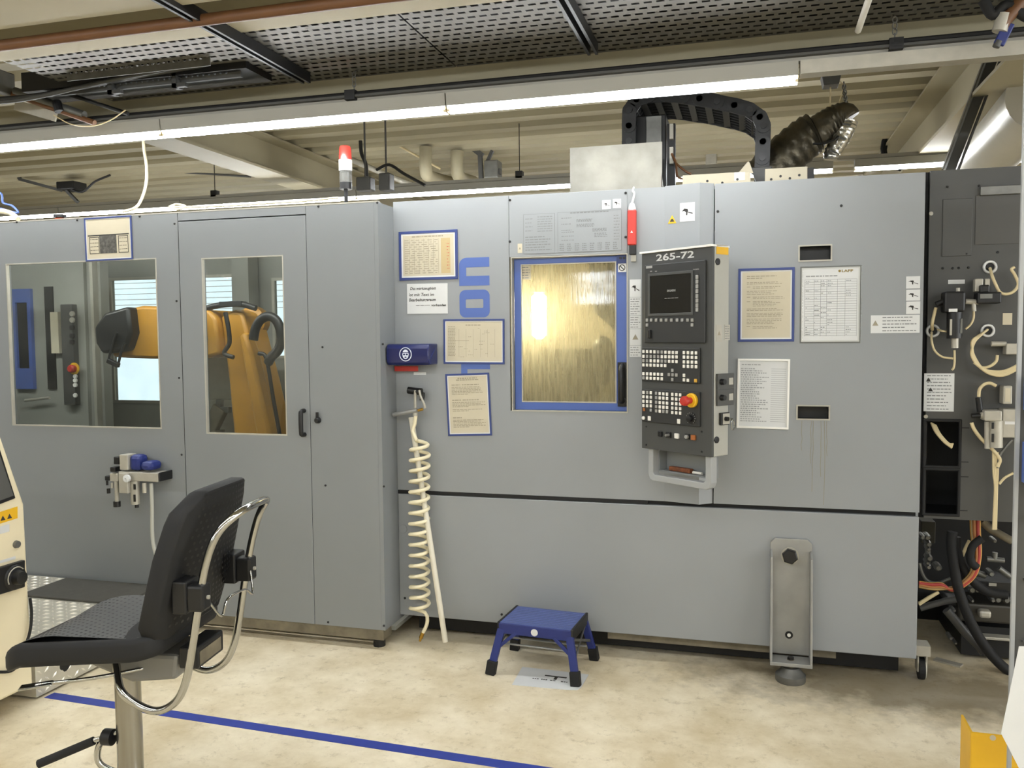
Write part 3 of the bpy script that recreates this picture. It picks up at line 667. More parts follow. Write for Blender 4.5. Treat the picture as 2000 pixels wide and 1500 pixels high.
# big blue lettering, turned a quarter (only "n", "o" and an edge of the next letter show)
def letters():
    u0, u1 = U0(897,545), U0(956,545); t_ = .030
    W = u1-u0
    def arc(cx, cy, r, a0, a1, n=6): return [(cx+r*math.cos(R(a0+(a1-a0)*k/n)), cy+r*math.sin(R(a0+(a1-a0)*k/n))) for k in range(n+1)]
    # n lying on its side, open to the right
    wt, wb = W0(925,503), W0(925,558); h = wt-wb; b_ = h*.30; cr = .036
    out = [(u1,wb),(u0,wb)] + [(u0,wt-cr)] + arc(u0+cr, wt-cr, cr, 180, 90)[1:] + [(u1,wt),(u1,wt-b_*1.15),(u0+.036,wt-b_*1.15),(u0+.036,wb+b_*1.15),(u1,wb+b_*1.15)]
    n_ = MB(F0); 
    P1 = [(u1,wt),(u1,wt-b_*1.15),(u0+.036,wt-b_*1.15),(u0+.036,wb+b_*1.15),(u1,wb+b_*1.15),(u1,wb),(u0,wb),(u0,wt-cr)] + arc(u0+cr, wt-cr, cr, 180, 90)[1:]
    n_.prism(P1, 'y', .0003, .0009)
    n_.build('letter', M_LET, LT, label='blue letter n turned sideways')
    wt, wb = W0(925,566), W0(925,620); o_ = MB(F0); cr = .03; N = 7
    def rr(a,b,c,d,r): 
        return arc(b-r,d-r,r,0,90,N)+arc(a+r,d-r,r,90,180,N)+arc(a+r,c+r,r,180,270,N)+arc(b-r,c+r,r,270,360,N)
    O = rr(u0,u1,wb,wt,cr); I = rr(u0+.032,u1-.032,wb+.045,wt-.045,.006); k = len(O)
    vs = [(p[0],v,p[1]) for v in (.0003,.0009) for p in O+I]
    fs = []
    for i in range(k):
        j = (i+1)%k; fs += [(i,j,k+j,k+i),(2*k+i,2*k+j,3*k+j,3*k+i),(i,j,2*k+j,2*k+i),(k+i,k+j,3*k+j,3*k+i)]
    o_.add(vs, fs); o_.build('letter', M_LET, LT, label='blue letter o')
    l = MB(F0); l.box(u0+.004, u1-.002, .0003, .0009, W0(925,721), W0(925,705)).box(u0+.004, u0+.036, .0003, .0009, W0(925,745), W0(925,721)); l.build('letter', M_LET, LT, label='blue letter mostly hidden by frames')
letters()

# dried coolant drips below the lower grip
M_DRIP = mat('dried_drip', (134,130,116), .6)
rn = random.Random(9); dm_ = MB(F0)
for px, y1_ in ((1566,880),(1584,905),(1588,960),(1603,930),(1611,985),(1615,890)):
    u = U0(px, 830); pts = [(u+rn.uniform(-.003,.003), .0062, W0(1590, 822+(y1_-822)*k/5)) for k in range(6)]
    for a, b in zip(pts, pts[1:]): dm_.quad((a[0]-.0012,.0066,a[2]),(a[0]+.0012,.0066,a[2]),(b[0]+.0012,.0066,b[2]),(b[0]-.0012,.0066,b[2]))
dm_.build('drip_stain', M_DRIP, LT, kind='stuff')
# levelling bracket at the right of the skirt
FB = Fr((0,-.004,0)); b0, b1 = .086, .262; zt = W0(1545,1052,.01)
br = MB(FB); br.prism([(b0,.10),(b1,.10),(b1,zt-.02),(b1-.02,zt),(b0+.02,zt),(b0,zt-.02)], 'y', 0, .012)
bro = br.build('levelling_bracket', M_STEEL, LT, bevel=.002)
for a in (b0, b1-.010):
    MB(FB).prism([(0.012,.085),(.105,.085),(.105,.11),(.060,zt-.075),(.012,zt-.05)], 'x', a, a+.010).build('rib', M_STEEL, bro, bevel=.002)
MB(FB).box(b0, b1, .012, .108, .078, .094).build('base_plate', M_STEEL, bro, bevel=.002)
bc = FB.uw(1543,1087,.03); MB(FB).lathe([(.038,0),(.038,.004)], (bc[0],.012,bc[1]), (0,1,0), 24).build('washer', M_FIT, bro)
MB(FB).lathe([(.034,.004),(.034,.026),(.029,.030)], (bc[0],.012,bc[1]), (0,1,0), 6).build('hex_bolt', M_BLACK, bro, label='large black hexagon bolt')
c2 = FB.uw(1541,1240,.012); MB(FB).lathe([(.017,0),(.017,.001)], (c2[0],.0125,c2[1]), (0,1,0), 16).build('bore', M_GREYD, bro); MB(FB).lathe([(.008,0),(.008,.004)], (c2[0],.0130,c2[1]), (0,1,0), 10).build('plug', M_WHITE, bro)
fc = (b0+b1)/2; MB(FB).lathe([(.016,0),(.016,.045)], (fc,.06,.05), (0,0,1), 12).build('spindle', M_TAN, bro)
MB(FB).lathe([(.014,0),(.014,.012)], (fc,.06,.094), (0,0,1), 6).build('nut', M_BLACK, bro)
MB(FB).lathe([(.062,0),(.064,.004),(.064,.03),(.055,.036),(.045,.05),(.035,.062)], (fc,.06,0), (0,0,1), 24).build('levelling_foot', M_GALV, bro, smooth=40)
# caster at the right corner
cp = at(1799,1294,Y=.10); cs = MB().cyl((cp.x-.012,.10,.048),(cp.x+.012,.10,.048),.048,n=20).build('caster_wheel', M_RUB, LT)
MB().tube([(cp.x+.013,.10+.043*math.cos(q),.048+.043*math.sin(q)) for q in [i*math.pi/10 for i in range(20)]], .004, 5, True).build('rim', M_FIT, cs)
MB().box(cp.x-.02, cp.x-.014, .07, .13, .04, .13).box(cp.x+.014, cp.x+.02, .07, .13, .04, .13).box(cp.x-.03, cp.x+.03, .06, .14, .115, .16).build('fork', M_FIT, cs)
# ------------------------------------------------------------------ control panel, turned towards the door
PL, PR = V3((-.470,-.115,0)), V3((-.154,-.348,0)); UF = (PR-PL).normalized(); NF = V3((UF.y,-UF.x,0)); PWID = (PR-PL).length
FP = Fr(PL, UF, NF); FS = Fr(PR, -NF, UF)               # front plane and right-hand side plane
zt_ = FP.uw(1392,479)[1]; zb_ = FP.uw(1388,893)[1]; DEP = .105
CP = thing('control_panel', 'dark grey operator control panel marked 265-72 with screen and keypads', 'control panel', tuple(PL+V3((0,0,zb_))))
M_PNL = mat('panel_dark_grey', (66,67,66), .5, 0, .06, 8); M_PNL2 = mat('panel_black_grey', (44,45,45), .45, 0, .05, 8)
M_KEY = mat('key_white', (226,224,216), .5); M_KEYG = mat('key_grey', (150,150,146), .5); M_KEYO = mat('key_amber', (206,160,60), .5)
M_SIDE = mat('panel_case_grey', (166,165,156), .42, 0, .05, 6)
MB(FP).box(0, PWID, -DEP, -.012, zb_, zt_).build('case', M_SIDE, CP, bevel=.004)
MB(FP).box(0, PWID, -.012, 0, zb_, zt_-.004).build('front_plate', M_PNL, CP, bevel=.002)
MB(FP).box(-.002, PWID+.002, -DEP, .012, zt_-.004, zt_+.004).build('top_edge', M_WHITE, CP, label='pale top edge')
tx = MB(FP); q = FP.uw(1317.7,500,.001); text(tx, '265-72', q[0], q[1], .001, .030, .02, width=FP.uw(1355,497)[0]-FP.uw(1281,503)[0]); tx.build('lettering', M_PWHT, CP, label='white number 265-72')
c1 = lambda x, y: (1240+x/6.82, 470+y/6.82); c2 = lambda x, y: (1240+x/4.84, 670+y/4.84)
def prect(a, b, v=0): return FP.rect(*a, *b, v)
r = FP.rect(*c1(125,330), *c1(935,1365), .008)
su = MB(FP).box(r[0], r[1], 0, .010, r[2], r[3]).build('screen_unit', M_PNL2, CP, bevel=.004)
rs = FP.rect(*c1(205,465), *c1(752,968), .01)
MB(FP).frame(rs[0]-.012, rs[1]+.012, rs[2]-.008, rs[3]+.008, .012, .009, .014).build('bezel', M_PNL, su, bevel=.002)
scr = MB(FP).box(rs[0], rs[1], .0095, .0105, rs[2], rs[3]).build('screen', mat('screen_off_black', (26,25,22), .22), su)
tm = MB(FP); q = FP.uw(*c1(487,665),.011); text(tm, 'SINUMERIK', q[0], q[1], .0112, .009, .03, width=.050); rn = random.Random(5); a = FP.uw(*c1(395,770),.011); b2 = FP.uw(*c1(578,770),.011); wline(tm, a[0], b2[0], a[1], .002, .0112, rn); tm.build('screen_print', M_KEYG, su)
tm = MB(FP); q = FP.uw(*c1(815,382),.011); text(tm, 'SINUMERIK', q[0], q[1], .0108, .005, .03, width=.032)
for x in (215,280): 
    q = FP.uw(*c1(x,408),.011); tm.quad((q[0]-.006,.0108,q[1]-.0015),(q[0]+.006,.0108,q[1]-.0015),(q[0]+.006,.0108,q[1]+.0015),(q[0]-.006,.0108,q[1]+.0015))
q = FP.rect(*c1(150,340), *c1(230,365), .011); tm.box(q[0],q[1],.0102,.0112,q[2],q[3]); tm.build('maker_print', M_KEYG, su)
# keys: one shared mesh per colour
def key_mesh(name, sx, sz, mt):
    o = MB(FP); o.box(-sx/2, sx/2, 0, .005, -sz/2, sz/2); o.v = [p-FP.O for p in o.v]
    ob = o.build(name, mt, None, bevel=.0012, seg=1); return ob
KEYS = {}
nkey = 0
def key(px, py, sx=.0155, sz=.0155, mt=M_KEY, v=.0, parent=None, name='key'):
    global nkey
    kk = (mt.name, round(sx,4), round(sz,4)); c = FP.uw(px, py, v); loc = FP.t((c[0], v, c[1])) - OFF[CP.name]
    if kk not in KEYS: ob = key_mesh(name, sx, sz, mt); KEYS[kk] = ob
    else: ob = KEYS[kk].copy(); ob.name = name; COL.objects.link(ob)
    ob.parent = parent or CP; ob.location = loc; nkey += 1
    return ob
for y in (485,547,610,675,738,800,862,920): key(*c1(833,y), .0135, .017, M_KEYG, .010, su)
for x in (167,222,288,355,422,492,568,635,708,768): key(*c1(x,1058), .0135, .014, M_KEYG, .010, su)
key(*c1(167,1125), .0135, .014, M_KEYG, .010, su); key(*c1(768,1122), .0135, .014, M_KEYG, .010, su)
k = FP.uw(*c1(200,1235),.012); MB(FP).box(k[0]-.008,k[0]+.008,.01,.02,k[1]-.022,k[1]+.016).build('port_cover', M_BLACK, su, bevel=.003)
def keypad(a, b): 
    r = FP.rect(*c2(*a), *c2(*b), .008); return MB(FP).box(r[0], r[1], 0, .010, r[2], r[3]).build('keypad', M_PNL2, CP, bevel=.003)
kp = keypad((66,42),(612,385)); kq = keypad((66,432),(612,795))
def row(pad, n, x0, x1, y0, y1, grey=()):
    for i in range(n):
        t_ = i/(n-1); key(*c2(x0+(x1-x0)*t_, y0+(y1-y0)*t_), .0125, .0135, M_KEYG if i in grey else M_KEY, .010, pad)
row(kp,10,85,398,80,90,(4,5)); row(kp,10,85,398,125,132,(1,2,3,4)); row(kp,10,85,398,166,175,(0,1,5,6)); row(kp,7,85,290,207,213)
for j, y in enumerate((90,133,178,220)): row(kp,4,468,582,y,y+4)
row(kp,6,85,258,290,297); row(kp,6,85,258,329,338,(0,))
for x, y in ((358,258),(325,298),(360,300),(396,302),(358,345)): key(*c2(x,y), .0125, .0135, M_KEYG, .010, kp)
for x, y in ((468,305),(468,348),(505,352)): key(*c2(x,y), .0125, .0135, M_KEY, .010, kp)
key(*c2(578,355), .0145, .0145, M_KEYO, .010, kp)
for y in (466,508,550,590): row(kq,3,85,155,y,y+4,(1,) if y == 466 else ())
key(*c2(90,628), .0125, .0135, M_ORANGE, .010, kq); key(*c2(155,634), .0125, .0135, M_KEYG, .010, kq)
for j, y in enumerate((475,516,560,601,641)): row(kq,4,205,308,y,y+8,(0,) if j != 4 else (0,2,3))
for j, y in enumerate((485,527,571,614,656)): row(kq,3,358,432,y,y+6)
key(*c2(140,712), .0165, .0195, M_KEY, .010, kq); key(*c2(418,740), .0165, .0195, M_KEY, .010, kq)
c = FP.uw(*c2(85,708),.01); MB(FP).lathe([(.008,0),(.008,.006),(.004,.008)],(c[0],.01,c[1]),(0,1,0),10).build('lamp_button', M_WHITE, kq)
c = FP.uw(*c2(540,542),.012); es = MB(FP).lathe([(.030,0),(.030,.010),(.026,.014)],(c[0],.010,c[1]),(0,1,0),24).build('emergency_stop', M_YEL, CP, smooth=40)
MB(FP).lathe([(.014,0),(.014,.022),(.021,.028),(.021,.038),(.017,.046),(.006,.048)],(c[0],.024,c[1]),(0,1,0),20).build('mushroom_button', M_RED, es, smooth=40)
c = FP.uw(*c2(530,712),.012); dl = MB(FP).lathe([(.026,0),(.024,.004),(.014,.005),(.013,.020),(.010,.021)],(c[0],.010,c[1]),(0,1,0),20).build('override_dial', M_BLACK, CP, smooth=40)
for i in range(12):
    a = R(-50+i*25.5); MB(FP).box(c[0]+.023*math.cos(a)-.0015, c[0]+.023*math.cos(a)+.0015, .0125, .0148, c[1]+.023*math.sin(a)-.0015, c[1]+.023*math.sin(a)+.0015).build('tick', M_KEYG, dl)
for x, y, mt, nm in ((240,858,M_BLACK,'blank_button'),(398,878,M_KEY,'white_button'),(555,893,M_ORANGE,'amber_button')):
    c = FP.uw(*c2(x,y),.004); MB(FP).box(c[0]-.011,c[0]+.011,0,.010,c[1]-.011,c[1]+.011).build(nm, mt, CP, bevel=.002)
c = FP.uw(*c2(320,868),.004); ks = MB(FP).box(c[0]-.016,c[0]+.012,0,.008,c[1]-.012,c[1]+.012).build('key_switch', M_BLACK, CP, bevel=.002); MB(FP).lathe([(.006,0),(.005,.02)],(c[0]+.003,.008,c[1]),(0,1,0),10).build('key_stem', M_STEEL, ks)
c = FP.uw(*c2(497,885),.004); MB(FP).box(c[0]-.011,c[0]+.011,0,.006,c[1]-.011,c[1]+.011).build('button_base', M_BLACK, CP); MB(FP).lathe([(.008,0),(.008,.010),(.005,.012)],(c[0],.006,c[1]),(0,1,0),12).build('grey_button', M_KEYG, CP, smooth=40)
for x, y in ((108,790),(632,838),(108,962),(632,1028)):
    c = FP.uw(*c2(x,y)); MB(FP).lathe([(.004,0),(.004,.002)],(c[0],0,c[1]),(0,1,0),8).build('screw', M_BLACK, CP)
# right-hand side of the panel
r = FS.rect(*c1(1085,52), *c1(1240,190)); MB(FS).box(r[0],r[1],0,.002,r[2],r[3]).build('yellow_label', M_YEL, CP)
for a in (c1(1100,280), c2(770,915)):
    c = FS.uw(*a); MB(FS).lathe([(.014,0),(.014,.004),(.010,.005)],(c[0],0,c[1]),(0,1,0),16).build('plug', M_BLACK, CP)
sticker(FS, *c1(1082,1120), *c1(1160,1345), CP, mt=M_FIT, marks=pic_tri, v=.0015); sticker(FS, *c1(1195,1120), *c1(1265,1325), CP, mt=M_FIT, marks=lines(6,.05,.95), v=.0015)
for y0, y1 in ((292,432),(440,582)):
    r = FS.rect(*c2(772,y0), *c2(925,y1), .004); bxs = MB(FS).box(r[0],r[1],0,.012,r[2],r[3]).build('selector_switch', M_DARK, CP, bevel=.002)
    mid = (r[2]+r[3])/2; MB(FS).lathe([(.013,0),(.011,.018)],(r[0]+.022,.012,mid),(0,1,0),14).build('knob', M_BLACK, bxs); MB(FS).box(r[1]-.036,r[1]-.010,.012,.0135,mid-.014,mid+.014).build('plate', M_FIT, bxs)
r = FS.rect(*c2(802,660), *c2(880,770), .004); kb = MB(FS).box(r[0],r[1],0,.012,r[2],r[3]).build('key_switch', M_BLACK, CP, bevel=.002); MB(FS).box(r[0]+.010,r[1]-.001,.010,.0135,r[2]+.004,r[3]-.004).build('plate', M_FIT, kb)
c = ((r[0]+r[1])/2, (r[2]+r[3])/2); MB(FS).lathe([(.010,0),(.009,.014)],(c[0],.013,c[1]),(0,1,0),12).build('barrel', M_BLACK, kb); MB(FS).box(c[0]-.002,c[0]+.002,.02,.05,c[1]-.006,c[1]+.006).build('key_blade', M_CHROME, kb)
MB(FS).tube([(c[0]+.01*math.cos(q),.05,c[1]-.022+.022*math.sin(q)) for q in [i*math.pi/6 for i in range(12)]], .0018, 5, True).build('key_ring', M_CHROME, kb)
# handle and tray below
hz0 = FP.uw(1385,962,-.0)[1]+.006; hz1 = zb_
t0 = .018; hp = [(.028,hz1),(.028,hz0+.03),(.036,hz0+.008),(.052,hz0),(PWID-.04,hz0),(PWID-.022,hz0+.008),(PWID-.014,hz0+.03),(PWID-.014,hz1)]
hi = [(.056,hz1),(.056,hz0+.036),(.066,hz0+.028),(PWID-.056,hz0+.028),(PWID-.044,hz0+.036),(PWID-.044,hz1)]
n1 = len(hp); bmv = MB(FP); poly = hp + hi[::-1]; bmv.prism(poly, 'y', -.05, -.012); bmv.build('bow_handle', M_GRIP, CP, bevel=.003, label='pale grey bow handle under the panel')
MB(FP).box(.06, PWID-.05, -.10, -.095, hz0+.045, hz1).box(.056,.062,-.10,-.05,hz0+.045,hz1).box(PWID-.052,PWID-.046,-.10,-.05,hz0+.045,hz1).box(.056,PWID-.046,-.10,-.05,hz0+.040,hz0+.046).build('pen_tray', M_CELL, CP)
MB(F0).box(-.42,-.10,-.04,.10, (zt_+zb_)/2-.12, (zt_+zb_)/2+.12).build('swivel_arm', M_DARK, CP)
o = MB(FP).box(.105,.225,-.085,-.06,hz0+.047,hz0+.066); one('pencil_box', 'brown and black pencils lying in the tray under the control panel', 'pencil box', o, mat('pencil_brown', (120,66,34), .6, 0, .5, 60), bevel=.003)
o = MB(FP).cyl((.235,-.07,hz0+.053),(.285,-.07,hz0+.053),.006); one('chalk_marker', 'short white marker lying beside the pencils in the panel tray', 'marker', o, M_WHITE, smooth=60)

# ------------------------------------------------------------------ documents on the machines
def doc(fr, TL, BR, kind, label, frame_mat, bw=.010, tilt=0.0, v0=.001, sheet=None, group='framed documents on the grey panels', name='document_frame', seed=0, thick=.005, cat='framed sheet'):
    r = fr.rect(*TL, *BR, v0); W, H = r[1]-r[0], r[3]-r[2]; c = fr.t(((r[0]+r[1])/2, v0, (r[2]+r[3])/2))
    a = R(tilt); U = fr.U*math.cos(a)+fr.W*math.sin(a); Wv = fr.W*math.cos(a)-fr.U*math.sin(a)
    L = Fr(c, U, fr.V, Wv); t = thing(name, label, cat, tuple(c), group)
    MB(L).box(-W/2+bw*.5, W/2-bw*.5, .0004, .002, -H/2+bw*.5, H/2-bw*.5).build('sheet', sheet or M_PAPER, t)
    if frame_mat: MB(L).frame(-W/2, W/2, -H/2, H/2, bw, .0002, thick).build('frame', frame_mat, t, bevel=.0012)
    if frame_mat in (M_BFR,): MB(L).frame(-W/2+bw, W/2-bw, -H/2+bw, H/2-bw, bw*.55, .0018, .0026).build('clear_border', M_PWHT, t)
    w, h = W-2*bw, H-2*bw; rn = random.Random(seed); ink = MB(L); v = .0027; pale = MB(L)
    X = lambda f: -w/2+w*f
    Z = lambda f: h/2-h*f
    if kind == 'letter':
        y = .08; wline(ink, X(.12), X(.70), Z(y), .0035, v, rn); wline(ink, X(.12), X(.42), Z(y+.03), .0035, v, rn)
        y = .17
        while y < .82:
            n_ = rn.randint(2,4); ind = rn.choice((.12,.12,.24))
            if ind > .2: wline(ink, X(.12), X(.19), Z(y), .0028, v, rn)
            for _ in range(n_): wline(ink, X(ind), X(rn.uniform(.6,.88)), Z(y), .0026, v, rn); y += .022
            y += .02
    elif kind == 'notice':
        wline(ink, X(.26), X(.74), Z(.05), .005, v, rn); wline(ink, X(.22), X(.78), Z(.078), .005, v, rn)
        for y0, n_, hd in ((.16,6,1),(.42,4,1),(.58,2,0),(.72,6,1)):
            if hd: wline(ink, X(.1), X(.32), Z(y0), .0045, v, rn); wline(ink, X(.36), X(.78 if y0 < .5 else .36), Z(y0), .0045, v, rn); y0 += .04
            for j in range(n_): wline(ink, X(.1), X(rn.uniform(.78,.92) if j < n_-1 else .5), Z(y0+j*.024), .0030, v, rn)
    elif kind == 'table':
        wline(ink, X(.2), X(.78), Z(.07), .006, v, rn)
        for i in range(16): wline(ink, X(.06), X(.68), Z(.15+.05*i), .0028, v, rn, (.01,.03), .012)
        for i in range(8): ink.quad((X(.06+.09*i),v,Z(.92)),(X(.06+.09*i)+.0012,v,Z(.92)),(X(.06+.09*i)+.0012,v,Z(.12)),(X(.06+.09*i),v,Z(.12)))
        c_ = MB(L); c_.quad((X(.74),v,Z(.92)),(X(.91),v,Z(.92)),(X(.91),v,Z(.12)),(X(.74),v,Z(.12))); c_.build('tinted_column', mat('tan_print', (186,166,124), .8), t)
        d_ = MB(L)
        for i in range(9): wline(d_, X(.85), X(.89), Z(.25+.07*i), .003, v+.0004, rn, (.003,.006))
        d_.build('red_print', M_RED, t)
    elif kind == 'chart':
        wline(ink, X(.36), X(.62), Z(.10), .005, v, rn)
        for i in range(20): wline(ink, X(.05), X(.18), Z(.14+.037*i), .0034, v, rn, (.004,.01), .002)
        for i in range(6): ink.quad((X(.24+.125*i),v,Z(.88)),(X(.24+.125*i)+.0011,v,Z(.88)),(X(.24+.125*i)+.0011,v,Z(.2)),(X(.24+.125*i),v,Z(.2)))
        for i in range(16): a_ = rn.uniform(.22,.8); wline(ink, X(a_), X(a_+rn.uniform(.03,.1)), Z(rn.uniform(.15,.9)), .0024, v, rn, (.003,.009), .003)
        wline(ink, X(.18), X(.42), Z(.48), .0014, v, rn, (.06,.1), .0)
    elif kind == 'form':
        wline(ink, X(.05), X(.62), Z(.10), .005, v, rn)
        for i in range(24): pale.quad((X(.03),v,Z(.15+.034*i)),(X(.97),v,Z(.15+.034*i)),(X(.97),v,Z(.15+.034*i)+.0012),(X(.03),v,Z(.15+.034*i)+.0012))
        for f in (.03,.2,.32,.43,.62,.76,.97): pale.quad((X(f),v,Z(.94)),(X(f)+.0012,v,Z(.94)),(X(f)+.0012,v,Z(.15)),(X(f),v,Z(.15)))
        for i in range(60): a_ = rn.choice((.05,.21,.33,.45,.78)); wline(pale if i % 3 else ink, X(a_), X(a_+rn.uniform(.03,.10)), Z(.168+.034*rn.randint(0,22)), .0030, v+.0002, rn, (.003,.008), .002)
    elif kind == 'list':
        wline(ink, X(.04), X(.45), Z(.06), .004, v, rn)
        for i in range(26):
            wline(ink if i % 2 else pale, X(.03), X(rn.uniform(.3,.62)), Z(.12+.032*i), .0044, v, rn, (.003,.012), .003); wline(pale, X(.66), X(.97), Z(.12+.032*i), .0014, v, rn, (.05,.1), 0)
    elif kind == 'drawing':
        ink.quad((X(.04),v,Z(.42)),(X(.96),v,Z(.42)),(X(.96),v,Z(.42)+.006),(X(.04),v,Z(.42)+.006))
        g = MB(L).box(X(.30),X(.68),.002,.0028,Z(.86),Z(.42)); g.build('photo_print', mat('photo_print_grey', (88,86,80), .7, 0, .6, 60), t)
        for a_ in (.07,.72):
            ink.frame(X(a_), X(a_+.22), Z(.86), Z(.44), .003, .002, v)
            for j in range(4): wline(ink, X(a_+.02), X(a_+.20), Z(.5+.09*j), .0024, v, rn)
    if ink.v: ink.build('print', {'letter':M_INK,'notice':M_INK,'table':M_INK,'chart':M_INK,'drawing':M_INKD}.get(kind, M_INKF), t, kind='stuff')
    if pale.v: pale.build('ruling', M_INKF, t, kind='stuff')
    return t, L, w, h
doc(FC, (165,426), (260,507), 'drawing', 'blue framed drawing above the robot cell window', M_BFR, .008, .5, seed=1)
doc(F0, (779,453), (895,545), 'table', 'blue framed table sheet with a tan column, topmost left of the blue letters', M_BFR, .013, 0, seed=2)
doc(F0, (866,624), (986,711), 'chart', 'blue framed landscape chart below the blue letter o', M_BFR, .009, -.4, seed=3)
doc(F0, (872,729), (959,852), 'notice', 'blue framed portrait notice hanging slightly askew beside the hose', M_BFR, .009, 2.2, seed=4)
doc(F0, (1442,525), (1551,667), 'letter', 'blue framed cream letter right of the control panel', M_BFR, .011, 0, .006, seed=5)
t, L, w, h = doc(F0, (1563,521), (1681,670), 'form', 'clear framed white form with LAPP logo beside the cream letter', M_CLEAR, .012, 0, .006, M_PWHT, seed=6)
lg = MB(L); text(lg, 'LAPP', .30*w, .465*h, .0030, .011, .03, width=.046); lg.lathe([(.0055,0),(.0055,.0004)], (.16*w,.0028,.465*h), (0,1,0), 12); lg.build('logo', mat('logo_olive', (140,120,60), .7), t)
doc(F0, (1440,701), (1541,838), 'list', 'white framed handwritten list below the cream letter', M_WHITE, .009, -.8, .006, M_PWHT, seed=7, thick=.009)
t, L, w, h = doc(F0, (795,555), (875,612), 'none', 'white handwritten note taped under the blue framed table sheet', None, .0, -.3, .001, M_PWHT, group='loose notes', name='paper_note', cat='note', seed=8)
nt_ = MB(L); w0_, h0_ = w, h
for s, x, y, hh, ww, bd in (('Das werkzeugblatt',-.10,.33,.018,.64,.012),('ist mit Text im',-.14,.14,.015,.62,.012),('Bearbeitungsraum',-.12,-.05,.020,.66,.02)): text(nt_, s, x*w, y*h, .0026, hh, bd, width=ww*w, shear=.2)
text(nt_, 'vorhanden', .28*w, -.22*h, .0026, .012, .03, width=.36*w, shear=.1); wline(nt_, -.28*w, .06*w, -.22*h, .002, .0026, random.Random(2)); nt_.build('handwriting', M_INKD, t)

# ------------------------------------------------------------------ goggles dispenser, air gun, hoses
GB = thing('goggles_dispenser', 'dark blue safety goggles box mounted beside the robot cell', 'dispenser box', tuple(F0.t((-1.66,.05,1.38))))
r = F0.rect(755, 672, 851, 713, .11); gu0, gu1, gw0, gw1 = r; gu1 = F0.uw(852,692,.02)[0]; gu0 = max(gu0, UL+.004)
body = MB(F0).prism([(0,gw0),(.105,gw0),(.120,gw0+.012),(.125,gw0+.03),(.125,gw1-.022),(.112,gw1-.004),(.095,gw1),(0,gw1)], 'x', gu0, gu1)
body.build('box', M_BOXB, GB, bevel=.005, seg=2, smooth=28)
c = F0.uw(792,692,.126); ring = MB(F0).tube([(c[0]+.030*math.cos(q),.1262,c[1]+.032*math.sin(q)) for q in [i*math.pi/12 for i in range(24)]], .0022, 4, True)
def disc(mb, u, w, a, b, v, n=14): mb.add([(u+a*math.cos(2*math.pi*k/n), v, w+b*math.sin(2*math.pi*k/n)) for k in range(n)], [tuple(range(n))])
M_PICT = mat('pictogram_white', (216,222,236), .5)
disc(ring, c[0], c[1], .0165, .023, .1264); ring.build('pictogram', M_PICT, GB, label='white head with goggles in a ring')
dk = MB(F0); disc(dk, c[0]-.007, c[1]-.001, .006, .0042, .1268); disc(dk, c[0]+.007, c[1]-.001, .006, .0042, .1268); dk.quad((c[0]-.0155,.1268,c[1]+.006),(c[0]+.0155,.1268,c[1]+.006),(c[0]+.0155,.1268,c[1]+.010),(c[0]-.0155,.1268,c[1]+.010)); disc(dk, c[0], c[1]-.014, .006, .003, .1268)
dk.build('pictogram_detail', M_BOXB, GB)
q = F0.rect(824,672,849,709,.11); MB(F0).add([(gu1-.001,.03,gw1-.02),(gu1+.002,.03,gw1-.02),(gu1+.002,.12,gw0+.02),(gu1-.001,.12,gw0+.02)],[(0,1,2,3)]).build('lid_edge', M_BFR, GB)
r = F0.rect(771,715,817,725,.03); tg = MB(F0).box(r[0],r[1],.03,.034,r[2],r[3]); one('red_tag', 'small red tag hanging under the goggles box', 'tag', tg, M_RED, bevel=.001)
r = F0.rect(808,726,832,732,.0); sticker(F0, 808, 727, 832, 732, LT, 'white_label', .0012, M_PWHT)
AG = thing('air_gun', 'metal blow gun hanging on a bracket over the coiled hose', 'air gun', tuple(F0.t((-1.60,.05,1.12))))
A = lambda x, y, v=.06: F0.t((*(lambda q: (q[0], v, q[1]))(F0.uw(x, y, v)),))
MB().cyl(A(768,810,.07), A(815,801,.07), .011).build('bracket_bar', M_STEEL, AG, smooth=60)
MB().cyl(A(811,762,.06), A(811,798,.06), .0075).cyl(A(811,798,.06), A(811,812,.06), .013).build('barrel', M_FIT, AG, smooth=60)
MB().tube([A(797,762,.05),A(812,764,.05),A(824,765,.05)], .017, 10).tube([A(812,764,.03),A(826,770,.03),A(824,782,.03)], .012, 8).build('gun_body', M_BLACK, AG, smooth=60)
MB().tube(crom([A(819,762,.075),A(822,775,.08),A(828,788,.085),A(830,797,.08)],4), .006, 8).build('trigger', M_FIT, AG, smooth=60)
MB().cyl(A(826,799,.06), A(812,803,.06), .007).build('swivel', M_BRASS, AG, smooth=60)
CH = thing('coiled_hose', 'cream spiral air hose hanging in many coils to the floor', 'hose', tuple(A(820,1245,.06)))
pts = [A(812,812,.06), A(810,828,.06), A(806,842,.06)]
n_c = 16; ytop, ybot = 858, 1188
for i in range(n_c*14+1):
    f = i/(n_c*14); a = 2*math.pi*i/14 + math.pi*.9
    y = ytop+(ybot-ytop)*f; cxp = 820.5 - 2*math.sin(f*3) ; rad = .046 if i > 10 else .02+.026*i/10
    p = A(cxp, y, .065); pts.append(p + V3((rad*math.cos(a), -rad*.8*math.sin(a), 0)))
pts += [A(830,1196,.07), A(835,1212,.07), A(831,1226,.07), A(826,1236,.07)]
MB().tube(crom(pts,2), .0094, 7).build('hose', M_HOSE, CH, smooth=70)
MB().cyl(A(826,1235,.07), A(822,1246,.07), .010).cyl(A(822,1246,.07), A(820,1252,.07), .006).build('coupling', M_BRASS, CH, smooth=50)
p0 = A(803,815,.03); p1 = A(870,1254,.12); one('plastic_tube', 'pale rigid tube leaning behind the coiled hose', 'tube', MB().tube([p0, p1], .0135, 12), mat('pale_tube', (214,208,190), .4), smooth=60)

